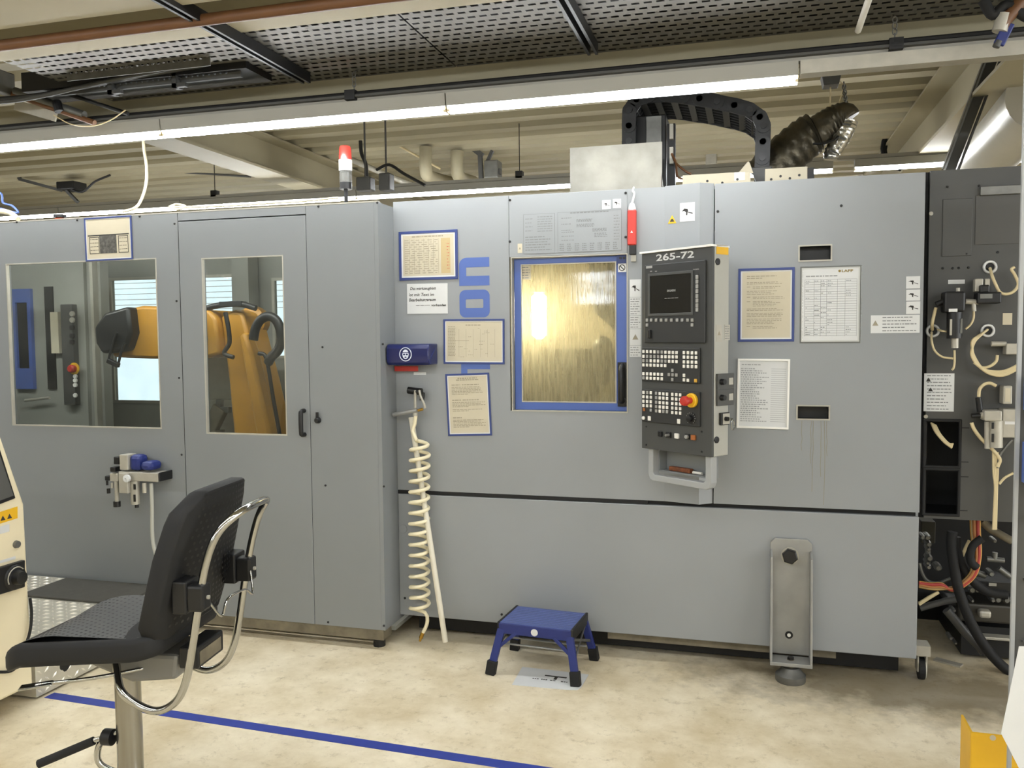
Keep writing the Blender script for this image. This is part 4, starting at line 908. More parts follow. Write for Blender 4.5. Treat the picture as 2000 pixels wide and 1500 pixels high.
# ------------------------------------------------------------------ step stool and floor sheet
def stool():
    c = V3((-.912,-.185,0)); ang = R(-4.5)
    t = thing('step_stool', 'blue folding step stool with black rubber feet in front of the machine', 'step stool', tuple(c), rz=ang, local=True)
    W, D, H = .172, .122, .232
    nb = 11
    for k in range(nb):
        y0 = -D+2*D*k/nb; MB().box(-W, W, y0+.0015, y0+2*D/nb-.0015, H-.012, H).build('tread_slat', M_TREAD, t, bevel=.0015, seg=1)
    MB().box(-W, W, -D, D, H-.022, H-.011).build('tread_base', M_STOOL, t)
    MB().box(-W, W, -D-.006, -D+.0, H-.050, H-.002).build('front_apron', M_STOOL, t, bevel=.003)
    MB().box(-W, W, D, D+.006, H-.050, H-.002).build('rear_apron', M_STOOL, t, bevel=.003)
    for s in (-1,1): MB().box(s*W-.006, s*W+.006, -D-.006, D+.006, H-.05, H+.002).build('side_rail', M_BLACK, t, bevel=.003)
    for sx in (-1,1):
        for sy in (-1,1):
            top = V3((sx*(W-.012), sy*(D-.005), H-.03)); bot = V3((sx*(W+.020), sy*(D+.028), .05))
            lg = MB().bar(top, bot, .034, .022, (0,1,0)).build('leg', M_STOOL, t, bevel=.003)
            MB().bar(bot+V3((0,0,.012)), V3((sx*(W+.028), sy*(D+.038), 0.0)), .044, .034, (0,1,0)).build('rubber_foot', M_RUB, lg, bevel=.004)
            if sy == -1: MB().bar((sx*(W+.006), sy*(D+.012), .115), (sx*(W-.085), sy*(D+.002), H-.04), .016, .010, (0,1,0)).build('brace', M_STOOL, t, bevel=.002)
        MB().bar((sx*(W+.014), -(D+.012), .10), (sx*(W-.002), D-.02, H-.05), .005, .012).bar((sx*(W+.014), D+.012, .10), (sx*(W-.002), -D+.02, H-.05), .005, .012).build('folding_link', M_GALV, t)
    for sy, z in ((-1,.115),(1,.095)): MB().cyl((-(W+.012), sy*(D*.55), z), ((W+.012), sy*(D*.55), z), .0045).build('cross_rod', M_STEEL, t, smooth=60)
    MB().lathe([(.016,0),(.016,.002)], (0,-D-.006,H-.028), (0,-1,0), 14).build('badge', M_PWHT, t)
    return t
stool()
sp = [at(*q, Z=0) for q in ((1020,1303),(1150,1318),(1131,1350),(1000,1338))]
ol = [sp[0], sp[1], sp[1].lerp(sp[2],.8), sp[1].lerp(sp[2],.96).lerp(sp[3],.03), sp[2].lerp(sp[3],.14), sp[3]]
o = one('floor_sheet', 'white laminated sheet lying on the floor under the stool', 'sheet', MB().prism([(p.x,p.y) for p in ol], 'z', .0005, .002), M_PWHT)
tagm = MB(); rn = random.Random(4)
c = at(1085,1326,Z=.002); FFl = Fr((c.x,c.y,.0026), (1,-.03,0), (0,0,1), (.03,1,0))
g = MB(FFl); g.box(-.055,.045,-.0003,0,.018,.03).box(-.008,.006,-.0003,0,-.01,.02)
for a_ in (-.1,-.06,-.02,.03): wline(g, a_, a_+.03, -.022, .009, 0, rn, (.006,.012))
g.v = [p-o.location for p in g.v]; go = g.build('print', M_INKD); go.parent = o

# ------------------------------------------------------------------ floor tape
a = at(96,1358,Z=0); b2 = at(1040,1502,Z=0); d = (b2-a); d.z = 0; e = a+d*1.6; s = V3((-d.y,d.x,0)).normalized()*.027
one('floor_tape', 'blue marking tape running along the floor in front of the machines', 'floor marking', MB().prism([(p.x,p.y) for p in (a-s,e-s,e+s,a+s)], 'z', .0002, .0012), M_TAPE)
# ------------------------------------------------------------------ robot cell
CY = -.18; CL, CR, CT = -5.6, -1.703, 2.160; CYB = 1.75
RC = thing('robot_cell', 'grey sheet metal robot cell with two large windows and a door', 'robot cell', (-3.2, .7, 0))
seam = FC.uw(356,700)[0]; dR = FC.uw(597,430)[0]; ZCB = .10
wl_ = FC.rect(10,511,316,838); wl_ = (-3.903,-2.942,1.058,1.938)
wd_ = (-2.672,-2.211,1.040,1.928)
MB(FC).panel(CL, seam-.003, ZCB, CT, -.03, 0, [wl_]).build('left_panel', M_CELL, RC)
dT = FC.uw(470,427)[1]
MB(FC).panel(seam, dR, dT+.006, CT, -.03, 0).build('door_header', M_CELL, RC)
MB(FC).panel(dR+.002, CR-.0205, ZCB, CT, -.03, 0).build('right_panel', M_CELL, RC)
cdoor = MB(FC).panel(seam+.002, dR-.001, ZCB, dT, -.03, .002, [wd_]).build('door', M_CELL, RC, bevel=.002)
MB(FC).box(seam, dR, -.05, -.031, dT-.01, dT+.02).box(seam-.01, seam+.01, -.05, -.031, ZCB, CT).build('door_gap', M_GREYD, RC)
for w_, par in ((wl_,RC),(wd_,cdoor)):
    MB(FC).box(w_[0]-.01, w_[1]+.01, -.022, -.016, w_[2]-.01, w_[3]+.01).build('pane', M_PANE, par)
    MB(FC).frame(w_[0]-.001, w_[1]+.001, w_[2]-.001, w_[3]+.001, .006, -.015, .0025).build('pane_seal', M_FIT, par)
hx = FC.uw(589,826,.03); hw0, hw1 = FC.uw(589,850,.03)[1], FC.uw(589,803,.03)[1]
MB(FC).tube(crom([(hx[0],.002,hw0),(hx[0],.028,hw0+.002),(hx[0],.036,hw0+.016),(hx[0],.036,hw1-.016),(hx[0],.028,hw1-.002),(hx[0],.002,hw1)],4), .011, 8).build('door_handle', M_BLACK, cdoor, smooth=60)
c = FC.uw(620,821,.01); MB(FC).lathe([(.016,0),(.014,.016),(.010,.022)],(c[0],.002,c[1]),(0,1,0),14).box(c[0]-.004,c[0]+.008,.012,.02,c[1]+.01,c[1]+.04).build('door_lock', M_BLACK, RC, smooth=40)
for px, py in ((33,434),(151,430),(273,423),(341,437),(345,588),(350,738),(355,888),(630,678),(636,948),(641,1215),(748,672),(750,950),(750,1222),(622,403),(737,396)): screw(FC, px, py, RC, .0055, v=.0)
MB().box(CR-.002, CR, CY+.03, CYB, ZCB, CT).build('side_panel', M_CELL, RC)
MB().box(CR-.02, CR+.0005, CY, CY+.03, ZCB, CT+.002).build('corner_post', M_CELL, RC)
MB().box(CL, CR, CY-.001, CY+.03, CT, CT+.006).build('top_rail', M_FIT, RC)
MB().box(-2.9, CR-.012, CY+.005, CY+.10, .048, ZCB).build('plinth', M_TAN, RC)
MB().box(CL, -2.9, CY+.02, CY+.10, .048, ZCB).build('plinth', M_TAN, RC)
for x in (CR-.06, -2.9, -4.2, -5.4): MB().cyl((x,CY+.06,0),(x,CY+.06,.05),.03).build('foot', M_BLACK, RC)
M_INS = mat('cell_interior_grey', (146,146,138), .6, 0, .12, 2)
bw = (-4.05,-2.86,1.0,2.08); 
bA = at(218,548,Y=CYB); bB = at(462,785,Y=CYB); bC = at(536,548,Y=CYB)
holes = [(bA.x, bB.x, bB.z, bA.z), (bC.x, bC.x+.75, at(536,695,Y=CYB).z, bC.z)]
FBK = Fr((0,CYB,0))
MB(FBK).panel(CL, CR, ZCB, CT, -.03, 0, holes).build('back_panel', M_INS, RC)
for h in holes:
    MB(FBK).frame(h[0]-.02,h[1]+.02,h[2]-.02,h[3]+.02,.022,0,.012).build('window_frame', M_FIT, RC)
    MB(FBK).box(h[0],h[1],-.016,-.010,h[2],h[3]).build('pane', M_PANE, RC)
MB().box(CL, CR, CY+.12, CYB, .06, .08).build('cell_floor', M_INS, RC)
MB().box(CL-.02, CL, CY, CYB, ZCB, CT).build('side_panel', M_INS, RC)
MB().box(at(478,600,Y=CYB).x, at(510,600,Y=CYB).x, CYB-.16, CYB-.03, .08, CT).build('inner_post', M_INS, RC)
# partition with a daylight window seen through the rear windows
t = thing('partition', 'pale partition behind the robot cell seen through its rear windows', 'partition wall', (-5,4.3,0))
FPt = Fr((0,4.3,0)); h_ = FPt.rect(205,535,575,800)
MB(FPt).panel(-9.5, -1.0, 0, 2.45, -.06, 0, [h_]).build('wall_sheet', M_WHITE, t)
wr = MB(FPt).frame(h_[0]-.05,h_[1]+.05,h_[2]-.05,h_[3]+.05,.06,-.05,.02).build('window_2', M_WHITE); wr['kind'] = 'structure'
M_DAY2 = emis('daylight_frosted_pane', (.80,.88,1.0), 3.6)
MB(FPt).box(h_[0],h_[1],-.05,-.045,h_[2],h_[3]).build('pane', M_DAY2, wr)
for k in range(7): z_ = h_[3]-.05-k*.062; MB(FPt).box(h_[0],h_[1],-.030,-.004,z_-.006,z_).build('blind_slat', M_WHITE, wr)
led_lamp(-4.9, -1.95, .28, 2.10, 'LED strip light inside the robot cell above its windows', 'cell LED strip lights', emis('led_cell', (1,.97,.92), 58.0), .8)  # unseen lamp added to brighten the cell interior
# ------------------------------------------------------------------ yellow robot
RB = thing('industrial_robot', 'yellow robot arm reaching left inside the robot cell', 'robot', tuple(at(520,850,Y=.75).xy)+(.08,))
Q = lambda x, y, Y=.75: at(x, y, Y=Y)
base = Q(520,900); MB().lathe([(.26,.0),(.26,.10),(.20,.16),(.19,.42)], (base.x,.80,.08), (0,0,1), 24).build('base', M_ROBOT, RB, smooth=40)
def arm(poly, y0, y1, name, mt=M_ROBOT, bev=.02): 
    o = MB().prism([(Q(*p).x, Q(*p).z) for p in poly], 'y', y0, y1).build(name, mt, RB, bevel=bev, smooth=40); return o
arm([(455,618),(480,606),(497,612),(506,650),(530,740),(566,900),(566,1010),(480,1010),(482,870),(470,740)], .62, .86, 'lower_arm')
la = arm([(500,655),(512,648),(526,690),(562,850),(575,1010),(548,1010),(534,850)], .56, .66, 'lower_arm_rib')
arm([(392,612),(440,606),(452,622),(462,690),(440,697),(392,700)], .58, .92, 'elbow_housing')
MB().lathe([(.085,0),(.095,.02),(.095,.08),(.07,.10)], (Q(482,628).x,.88,Q(482,628).z), (0,-1,0), 24).build('elbow_joint', M_ROBOT, RB, smooth=40)
for dx, dz in ((-.03,.02),(.03,.02),(0,-.035)): MB().cyl((Q(486,625).x+dx,.545+.22,Q(486,625).z+dz),(Q(486,625).x+dx,.77,Q(486,625).z+dz),.010).build('bolt', M_BLACK, RB)
arm([(262,606),(300,598),(392,602),(392,700),(318,700),(244,697),(232,660)], .64, .90, 'forearm')
arm([(225,640),(245,612),(290,600),(296,650),(285,684),(240,690),(228,670)], .56, .66, 'wrist_motor', M_BLACK, .02)
arm([(392,628),(436,622),(440,668),(392,674)], .52, .585, 'elbow_motor', M_BLACK, .015)
arm([(405,640),(424,638),(424,652),(405,654)], .51, .522, 'motor_label', M_FIT, .001)
MB().tube(crom([Q(390,605,.6),Q(430,596,.6),Q(470,594,.6),Q(500,602,.6)],6), .018, 8).build('cable_loom', M_BLACK, RB, smooth=60)
MB().box(Q(432,600,.6).x, Q(475,600,.6).x, .58, .64, Q(450,598,.6).z, Q(450,589,.6).z).build('loom_clamp', M_BLACK, RB)
MB().tube(crom([Q(440,610,.55),Q(446,640,.55),Q(448,670,.55),Q(438,690,.55),Q(456,698,.55)],6), .014, 8).build('cable', M_BLACK, RB, smooth=60)
MB().tube(crom([Q(495,664,.5),Q(499,642,.5),Q(509,625,.5),Q(524,618,.5),Q(538,624,.5),Q(547,642,.5),Q(549,664,.5),Q(543,684,.5),Q(531,696,.5),Q(524,708,.52)],8), .028, 10).build('hose_loop', M_BLACK, RB, smooth=60, label='thick black hose loop')
MB().tube(crom([Q(505,690,.52),Q(520,700,.52),Q(534,780,.52),Q(548,860,.52),Q(555,930,.52)],5), .012, 8).build('cable', M_BLACK, RB, smooth=60)
MB().tube(crom([Q(228,650,.55),Q(220,675,.55),Q(213,702,.55),Q(222,710,.55),Q(230,713,.55),Q(236,690,.55),Q(244,670,.55)],6), .008, 8).build('gripper_cable', M_BLACK, RB, smooth=60)
MB().bar(Q(211,704,.54), Q(232,714,.54), .03, .03).build('gripper', M_BLACK, RB, bevel=.005)

# machine seen through the left window
IM = thing('inner_machine', 'grey machine with blue framed door and button column inside the robot cell', 'machine tool', (-4.5,1.2,.08))
FI = Fr((0,1.05,0)); I = FI.rect
MB(FI).panel(CL+.05, I(205,520,205,800)[0], .08, 2.1, -.08, 0).build('body', M_INS, IM)
r = I(28,565,72,760); bd = MB(FI).frame(r[0],r[1],r[2],r[3],.030,0,.03,.15,.10).build('blue_door', M_BLUE, IM, bevel=.004); MB(FI).box(r[0]+.02,r[1]-.02,.004,.012,r[2]+.12,r[3]-.08).build('pane', M_BLACK, bd)
r = I(88,560,112,760); MB(FI).box(r[0],r[1],0,.012,r[2],r[3]).build('dark_slot', M_GREYD, IM)
r = I(106,610,124,690); MB(FI).box(r[0],r[1],.012,.04,r[2],r[3]).build('pale_guide', M_PAPER, IM)
r = I(128,595,158,790); col_ = MB(FI).box(r[0],r[1],0,.05,r[2],r[3]).build('button_column', M_DARK, IM, bevel=.004)
for y in (613,625,640,656,668): c = FI.uw(142,y,.05); MB(FI).lathe([(.020,0),(.018,.012)],(c[0],.05,c[1]),(0,1,0),12).build('selector', M_FIT if y < 640 else M_BLACK, col_)
c = FI.uw(146,720,.05); MB(FI).lathe([(.042,0),(.042,.008)],(c[0],.05,c[1]),(0,1,0),18).build('stop_collar', M_YEL, col_); MB(FI).lathe([(.026,0),(.028,.03),(.02,.04)],(c[0],.058,c[1]),(0,1,0),16).build('stop_button', M_RED, col_, smooth=40)
for y in (735,743,752,772): c = FI.uw(148,y,.05); MB(FI).lathe([(.016,0),(.014,.012)],(c[0],.05,c[1]),(0,1,0),12).build('white_button', M_WHITE, col_)
r = I(168,560,180,830); MB(FI).box(r[0],r[1],0,.03,.08,2.1).build('post', M_INS, IM)
r = I(190,520,196,830); MB(FI).box(r[0],r[1],0,.05,.08,2.1).build('post', M_FIT, IM)
r = I(60,775,108,782); MB(FI).cyl((r[0],.05,r[2]),(r[1],.05,r[3]),.01).build('rail_handle', M_FIT, IM)
# white hopper behind the robot
t = thing('white_hopper', 'pale sheet metal hopper standing behind the robot in the cell', 'hopper', (-3.3,1.3,.08))
a = at(398,697,Y=1.15); b2 = at(470,697,Y=1.15); zz = at(400,780,Y=1.15).z
MB().box(a.x-.1, b2.x, 1.15, 1.55, zz, a.z).build('upper_box', M_FIT, t, bevel=.005); MB().prism([(a.x-.1,zz),(b2.x+.02,zz),(b2.x-.10,.10),(a.x-.02,.10)], 'y', 1.13, 1.55).build('funnel', M_FIT, t, bevel=.005)
t = thing('gripper_rack', 'brownish spare gripper standing on the floor of the cell behind the door', 'gripper', tuple(at(420,850,Y=.95)))
MB().bar(at(405,850,Y=.95), at(432,795,Y=.95), .10, .06, (0,1,0)).build('body', M_TAN, t, bevel=.01); MB().bar(at(428,800,Y=.95), at(450,800,Y=.95), .04, .04, (0,1,0)).bar(at(428,805,Y=.95), at(430,780,Y=.95), .04, .04, (0,1,0)).build('jaw', M_GALV, t, bevel=.005)
MB().box(at(405,850,Y=.95).x-.04, at(405,850,Y=.95).x+.10, .9, 1.0, .08, at(405,840,Y=.95).z).build('stand', M_TAN, t)

# ------------------------------------------------------------------ air service unit on the cell
SU = thing('air_service_unit', 'grey compressed air service unit with blue valve on the cell front', 'air service unit', tuple(FC.t((-3.05,.06,.62))))
c3 = lambda x, y: (190+x/10.714, 870+y/10.714)
def sb(x0, y0, x1, y1, v0, v1, name, mt, bev=.004):
    r = FC.rect(*c3(x0,y0), *c3(x1,y1), v1); return MB(FC).box(r[0],r[1],v0,v1,r[2],r[3]).build(name, mt, SU, bevel=bev)
sb(435,545,1270,770,.02,.10,'manifold',M_FIT); rg = sb(440,580,640,1010,.03,.115,'regulator',M_FIT); sb(455,195,640,520,.03,.10,'solenoid',M_FIT); sb(335,240,450,400,.04,.08,'plug',M_BLACK); sb(260,455,375,560,.04,.09,'plug',M_BLACK)
sb(255,580,435,760,.03,.09,'connector',M_FIT); sb(150,640,250,740,.04,.08,'plug',M_BLACK); sb(650,200,900,540,.02,.09,'blue_valve',M_STOOL,.02); sb(880,340,1130,540,.02,.11,'blue_cap',M_STOOL,.02); sb(1280,570,1310,760,0,.10,'end_plate',M_BLACK); sb(640,780,700,1000,.02,.08,'bracket',M_BLACK)
def sc_(x, y, r, y1, name, mt, v=.075, r2=None):
    a = FC.uw(*c3(x,y), v); b = FC.uw(*c3(x,y1), v); return MB(FC).cyl((a[0],v,a[1]),(a[0],v,b[1]),r,r2,n=14).build(name, mt, SU, smooth=50)
fb = sc_(785,740,.022,1225,'filter_bowl',M_FIT); sc_(825,1225,.010,1300,'drain',M_BLACK)
for y0, y1 in ((810,925),(1030,1180)):
    r = FC.rect(*c3(755,y0), *c3(800,y1), .097); MB(FC).box(r[0],r[1],.094,.098,r[2],r[3]).build('sight_slot', M_BLACK, fb)
c = FC.uw(*c3(625,690),.12); MB(FC).lathe([(.019,0),(.019,.014),(.017,.015)],(c[0],.115,c[1]),(0,1,0),20).build('gauge', M_PWHT, rg, smooth=40); MB(FC).box(c[0]-.006,c[0]+.002,.130,.131,c[1]-.001,c[1]+.001).build('pointer', M_INKD, rg)
sc_(400,730,.011,1180,'oiler_tube',M_FIT); sc_(410,1170,.018,1280,'oiler_knob',M_BLACK); sc_(310,780,.007,890,'silencer',M_FIT); sc_(235,900,.009,1000,'silencer_cap',M_BLACK); sc_(205,740,.006,830,'drain_pin',M_BLACK); sc_(985,780,.011,990,'nipple',M_FIT)
a = FC.uw(*c3(1130,790),.06); pts = [FC.t((a[0],.06,a[1])), FC.t((*FC.uw(296,990,.055),))[:] if False else FC.t((FC.uw(297,990,.06)[0],.06,FC.uw(297,990,.06)[1])), FC.t((FC.uw(299,1060,.06)[0],.06,FC.uw(299,1060,.06)[1])), FC.t((FC.uw(312,1110,.06)[0],.05,FC.uw(312,1110,.06)[1])), FC.t((FC.uw(330,1150,.06)[0],.04,FC.uw(330,1150,.06)[1]))]
MB().tube(crom(pts,6), .0095, 10).build('hose', mat('grey_hose', (176,176,166), .5), SU, smooth=60)

# ------------------------------------------------------------------ diamond plate platform and mat
PX = -2.91; PZ = at(60,1122,Y=-.19).z
PT = thing('platform', 'checker plate step platform in front of the robot cell', 'platform', (-3.8,-.62,0))
M_DIA = mat('checker_plate', (196,192,178), .38, .35, .12, 10); M_DIA2 = mat('checker_studs', (236,232,220), .3, .4)
MB().box(CL, PX, -1.07, -.20, PZ-.004, PZ).build('deck', M_DIA, PT)
MB().box(PX-.004, PX, -1.07, -.20, .01, PZ-.004).build('side_plate', M_DIA, PT); MB().box(CL, PX-.004, -1.07, -1.066, .01, PZ-.004).build('front_plate', M_DIA, PT)
rz = MB(); k = 0
for i in range(46):
    for j in range(21):
        x = -4.75+i*.040; y = -1.05+j*.041; a = .7 if (i+j) % 2 else -.7
        if x > PX-.02: continue
        ca, sa = math.cos(a)*.017, math.sin(a)*.017; na, nb_ = -math.sin(a)*.005, math.cos(a)*.005
        rz.add([(x-ca,y-sa,PZ),(x+na,y+nb_,PZ),(x+ca,y+sa,PZ),(x-na,y-nb_,PZ),(x,y,PZ+.006)], [(0,1,4),(1,2,4),(2,3,4),(3,0,4)])
rz.build('tread_pattern', M_DIA2, PT, kind='stuff', recalc=False)
rz = MB()
for i in range(21):
    for j in range(5):
        y = -1.05+i*.041; z = .03+j*.041; a = .7 if (i+j) % 2 else -.7
        if z > PZ-.02: continue
        ca, sa = math.cos(a)*.017, math.sin(a)*.017; na, nb_ = -math.sin(a)*.005, math.cos(a)*.005
        rz.add([(PX,y-ca,z-sa),(PX,y+na,z+nb_),(PX,y+ca,z+sa),(PX,y-na,z-nb_),(PX+.006,y,z)], [(0,1,4),(1,2,4),(2,3,4),(3,0,4)])
rz.build('tread_pattern', M_DIA2, PT, kind='stuff', recalc=False)
c = at(127,1298,X=PX); MB().cyl((PX-.002,c.y,c.z),(PX+.002,c.y,c.z),.030,n=20).build('hole', M_GREYD, PT)
mp_ = [at(*q, Z=PZ) for q in ((62,1150),(110,1128),(285,1145),(275,1172))]
y0, y1 = at(190,1179,Z=PZ).y, at(106,1130,Z=PZ).y; x0, x1 = at(60,1160,Z=PZ).x-.02, PX-.03
one('rubber_mat', 'dark grey rubber mat lying on the checker plate platform', 'mat', MB().box(x0, x1, y0, y1, PZ+.0005, PZ+.012), mat('mat_dark', (74,72,66), .85, 0, .1, 40), bevel=.003)

# ------------------------------------------------------------------ cream machine at the left edge
CX = -2.88; K = lambda x, y: at(x, y, X=CX)
e0, e1, e2 = K(67,1366), K(48,985), K(0,845)
CM = thing('cream_machine', 'cream machine on casters cut by the left edge of the picture', 'machine', (CX-.3,-1.4,0))
top = e2 + (e2-e1)*1.2
zf = .085
prf = [(e0.y, zf), (e1.y, e1.z), (top.y, top.z), (top.y-.5, top.z), (e0.y-.95, e1.z), (e0.y-.95, zf)]
MB().prism(prf, 'x', CX-.62, CX).build('cabinet', M_CREAM, CM, bevel=.012, seg=3, smooth=40)
def cmq(pts, d0, d1, name, mt, bev=.003): return MB().prism([(K(*p).y, K(*p).z) for p in pts], 'x', CX+d0, CX+d1).build(name, mt, CM, bevel=bev)
sc2 = cmq([(-40,760),(-4,870),(29,973),(-30,996)], -.002, .006, 'display', M_BLACK, .004)
MB().prism([(K(*p).y, K(*p).z) for p in [(-36,775),(-6,880),(24,968),(-26,986)]], 'x', CX+.006, CX+.007).build('screen_glass', mat('screen_grey', (84,84,82), .3), sc2)
yl = cmq([(-10,1003),(34,989),(34,1012),(-10,1026)], 0, .001, 'warning_label', M_YEL, 0)
q = MB(Fr((CX,0,0),(0,1,0),(1,0,0)))
for x in (5,18):
    q = MB(Fr((CX,0,0),(0,1,0),(1,0,0))); c = K(x,1013-.28*x); q.add([(c.y-.012,.0016,c.z-.010),(c.y+.012,.0016,c.z-.010),(c.y,.0016,c.z+.010)],[(0,1,2)]); q.build('triangle_mark', M_INKD, yl)
cmq([(-10,1031),(18,1023),(18,1038),(-10,1046)], 0, .001, 'white_label', M_PWHT, 0); cmq([(-10,1098),(30,1086),(30,1092),(-10,1103)], 0, .001, 'white_label', M_PWHT, 0)
c = K(31,1063); MB().lathe([(.016,0),(.014,.012),(.006,.013)], (CX,c.y,c.z), (1,0,0), 14).build('lamp', M_GALV, CM, smooth=40)
kb = cmq([(-30,1115),(42,1093),(42,1146),(-30,1168)], 0, .02, 'switch_box', M_BLACK, .004)
c = K(22,1127); MB().lathe([(.052,0),(.048,.006),(.03,.010),(.026,.036),(.02,.038)], (CX+.02,c.y,c.z), (1,0,0), 20).build('rotary_knob', M_BLACK, kb, smooth=40)
MB().tube([(CX+.028,c.y+.042*math.cos(a),c.z+.042*math.sin(a)) for a in [R(40+i*15) for i in range(12)]], .0025, 5).build('scale_ring', M_FIT, kb)
MB().tube(crom([K(53,1168)+V3((.015,0,0)),K(54,1200)+V3((.02,0,0)),K(49,1240)+V3((.02,0,0)),K(31,1290)+V3((.015,0,0)),K(18,1310)+V3((.01,0,0)),K(-20,1312)+V3((.01,0,0))],6), .006, 8).build('cable', M_RUB, CM, smooth=60)
for yy in (e0.y-.28, e0.y-.85):
    for xx in (CX-.06, CX-.55):
        w_ = MB().cyl((xx-.015,yy,.04),(xx+.015,yy,.04),.04,n=18).build('caster', M_RUB, CM, smooth=40); MB().box(xx-.024,xx+.024,yy-.03,yy+.03,.055,zf+.002).build('caster_fork', M_GALV, w_)

# ------------------------------------------------------------------ work chair (local axes: +x = forwards, +y = its left)
def chair():
    fwd = V3((-.99,-.136,0)).normalized(); ang = math.atan2(fwd.y, fwd.x)
    t = thing('work_chair', 'black perforated work chair with chrome tube frame, seen from behind', 'chair', (-1.83,-1.76,0), rz=ang, local=True)
    SH = .668
    # seat pad: rounded outline, slight dish
    def pad(out, th, edge, dish, axis):
        vs = []; n_ = len(out); rings = [(1.0-edge*1.2,0),(1.0-edge*.3,edge*.10),(1.0,edge*.5)]
        return n_
    pts = []
    W_, D0, D1 = .215, -.20, .292
    def rrect(a,b,c,d,r,n=5):
        o = []
        for cx,cy,s in ((b-r,d-r,0),(a+r,d-r,90),(a+r,c+r,180),(b-r,c+r,270)): o += [(cx+r*math.cos(R(s+90*k/n)), cy+r*math.sin(R(s+90*k/n))) for k in range(n+1)]
        return o
    def soft(outl, layers):                               # stack of scaled outlines -> closed pad
        vs = []; n_ = len(outl); cx = sum(p[0] for p in outl)/n_; cy = sum(p[1] for p in outl)/n_
        for s, z in layers: vs += [(cx+(p[0]-cx)*s, cy+(p[1]-cy)*s, z) for p in outl]
        fs = []
        for i in range(len(layers)-1): fs += [(i*n_+k,i*n_+(k+1)%n_,(i+1)*n_+(k+1)%n_,(i+1)*n_+k) for k in range(n_)]
        return vs, fs + [tuple(range(n_-1,-1,-1)), tuple((len(layers)-1)*n_+k for k in range(n_))]
    so = rrect(D0, D1, -W_, W_, .07)
    vs, fs = soft(so, [(.93,-.020),(.985,-.016),(1.0,.0),(1.0,.030),(.985,.042),(.95,.048)])
    def seatz(x, y): return SH-.048+ .012*(y/W_)**2 - .035*max(0,(x-.10)/.145)**2 + .02*max(0,(-x-.08)/.12)**2
    sm = MB(); sm.add([(p[0],p[1],seatz(p[0],p[1])+p[2]) for p in vs], fs); 
    # top skin as a grid so that it dishes
    sm.build('seat', M_RUB, t, smooth=60, recalc=True)
    g = MB(); gx = 22; gy = 20; hv = []; hf = []
    ins = lambda x, y: (abs(y) < W_*.95-.0 and D0*.93 < x < D1*.955) and not ((abs(y) > W_*.72) and (x > D1*.72 or x < D0*.60) and math.hypot(abs(y)-W_*.68, (x-D1*.67) if x > 0 else (x-D0*.58)) > .068)
    nX, nY = 40, 36
    idx = {}
    for i in range(nX+1):
        for j in range(nY+1):
            x = D0*.96+(D1*.965-D0*.96)*i/nX; y = -W_*.955+2*W_*.955*j/nY
            idx[i,j] = len(hv); hv.append((x,y,seatz(x,y)+.0485))
    cutr = lambda i, j: True
    for i in range(nX):
        for j in range(nY):
            c_ = [hv[idx[a,b]] for a,b in ((i,j),(i+1,j),(i+1,j+1),(i,j+1))]
            if all(ins(p[0],p[1]) for p in c_): hf.append((idx[i,j],idx[i+1,j],idx[i+1,j+1],idx[i,j+1]))
    M_SEATT = mat('perforated_pu_grey', (58,58,58), .55, 0, .1, 30)
    seat_top = MB(); seat_top.add(hv, hf); st = seat_top.build('seat_top', M_SEATT, t, smooth=60, recalc=False)
    dm = MB(); 
    for i in range(19):
        for j in range(18):
            x = -.165+i*.0205; y = -.185+j*.0217+(.0108 if i % 2 else 0)
            if ins(x,y):
                z = seatz(x,y)+.0492; r_ = .0042; dm.add([(x+r_*math.cos(2*math.pi*k/6), y+r_*math.sin(2*math.pi*k/6), z) for k in range(6)], [tuple(range(6))])
    dm.build('seat_dimples', M_GREYD, st, kind='stuff', recalc=False)
    # backrest, tilted, built flat then turned
    BH0, BH1 = .70-.02, 1.165-.02
    bo = [(-.205,.03),(-.212,.15),(-.208,.25),(-.192,.36),(-.182,.395),(-.125,.448),(-.11,.452),(.11,.452),(.125,.448),(.182,.395),(.192,.36),(.208,.25),(.212,.15),(.205,.03),(.185,-.005),(.15,-.018),(-.15,-.018),(-.185,-.005)]
    def bk(y, h, d):                                      # y across, h up along the back, d behind
        x = -.225 - .20*h - d - .10*(y/.205)**2*0 + .05*(abs(y)/.205)**2
        return (x + .10*max(0, .14-h), y, BH0 + h*.91)
    vs = []; n_ = len(bo); lay = ((.92,-.030),(.975,-.026),(1.0,-.016),(1.0,.018),(.985,.026),(.955,.0285))
    for s_, d in lay: vs += [bk(p[0]*s_, .22+(p[1]-.22)*s_, d) for p in bo]
    fs = []
    for i in range(len(lay)-1): fs += [(i*n_+k,i*n_+(k+1)%n_,(i+1)*n_+(k+1)%n_,(i+1)*n_+k) for k in range(n_)]
    fs += [tuple(range(n_)), tuple((len(lay)-1)*n_+k for k in range(n_))]
    b_ = MB(); b_.add(vs, fs); bko = b_.build('backrest', M_RUB, t, bevel=0)
    bko.data.shade_smooth(); bko.data.set_sharp_from_angle(angle=R(50))
    dm = MB()
    for i in range(20):
        for j in range(16):
            h = .03+i*.0215; y = -.168+j*.0217+(.0108 if i % 2 else 0); lim = .165 if h < .24 else (.165-.04*(h-.24)/.2)
            if abs(y) < lim:
                a = V3(bk(y,h,.0295)); r_ = .0052
                th = (V3(bk(y,h+.01,.0295))-a).normalized(); ty = (V3(bk(y+.01,h,.0295))-a).normalized(); dm.add([a + ty*(r_*math.cos(2*math.pi*k/6)) + th*(r_*math.sin(2*math.pi*k/6)) for k in range(6)], [tuple(range(6))])
    dm.build('back_dimples', M_BLACK, bko, kind='stuff', recalc=False)
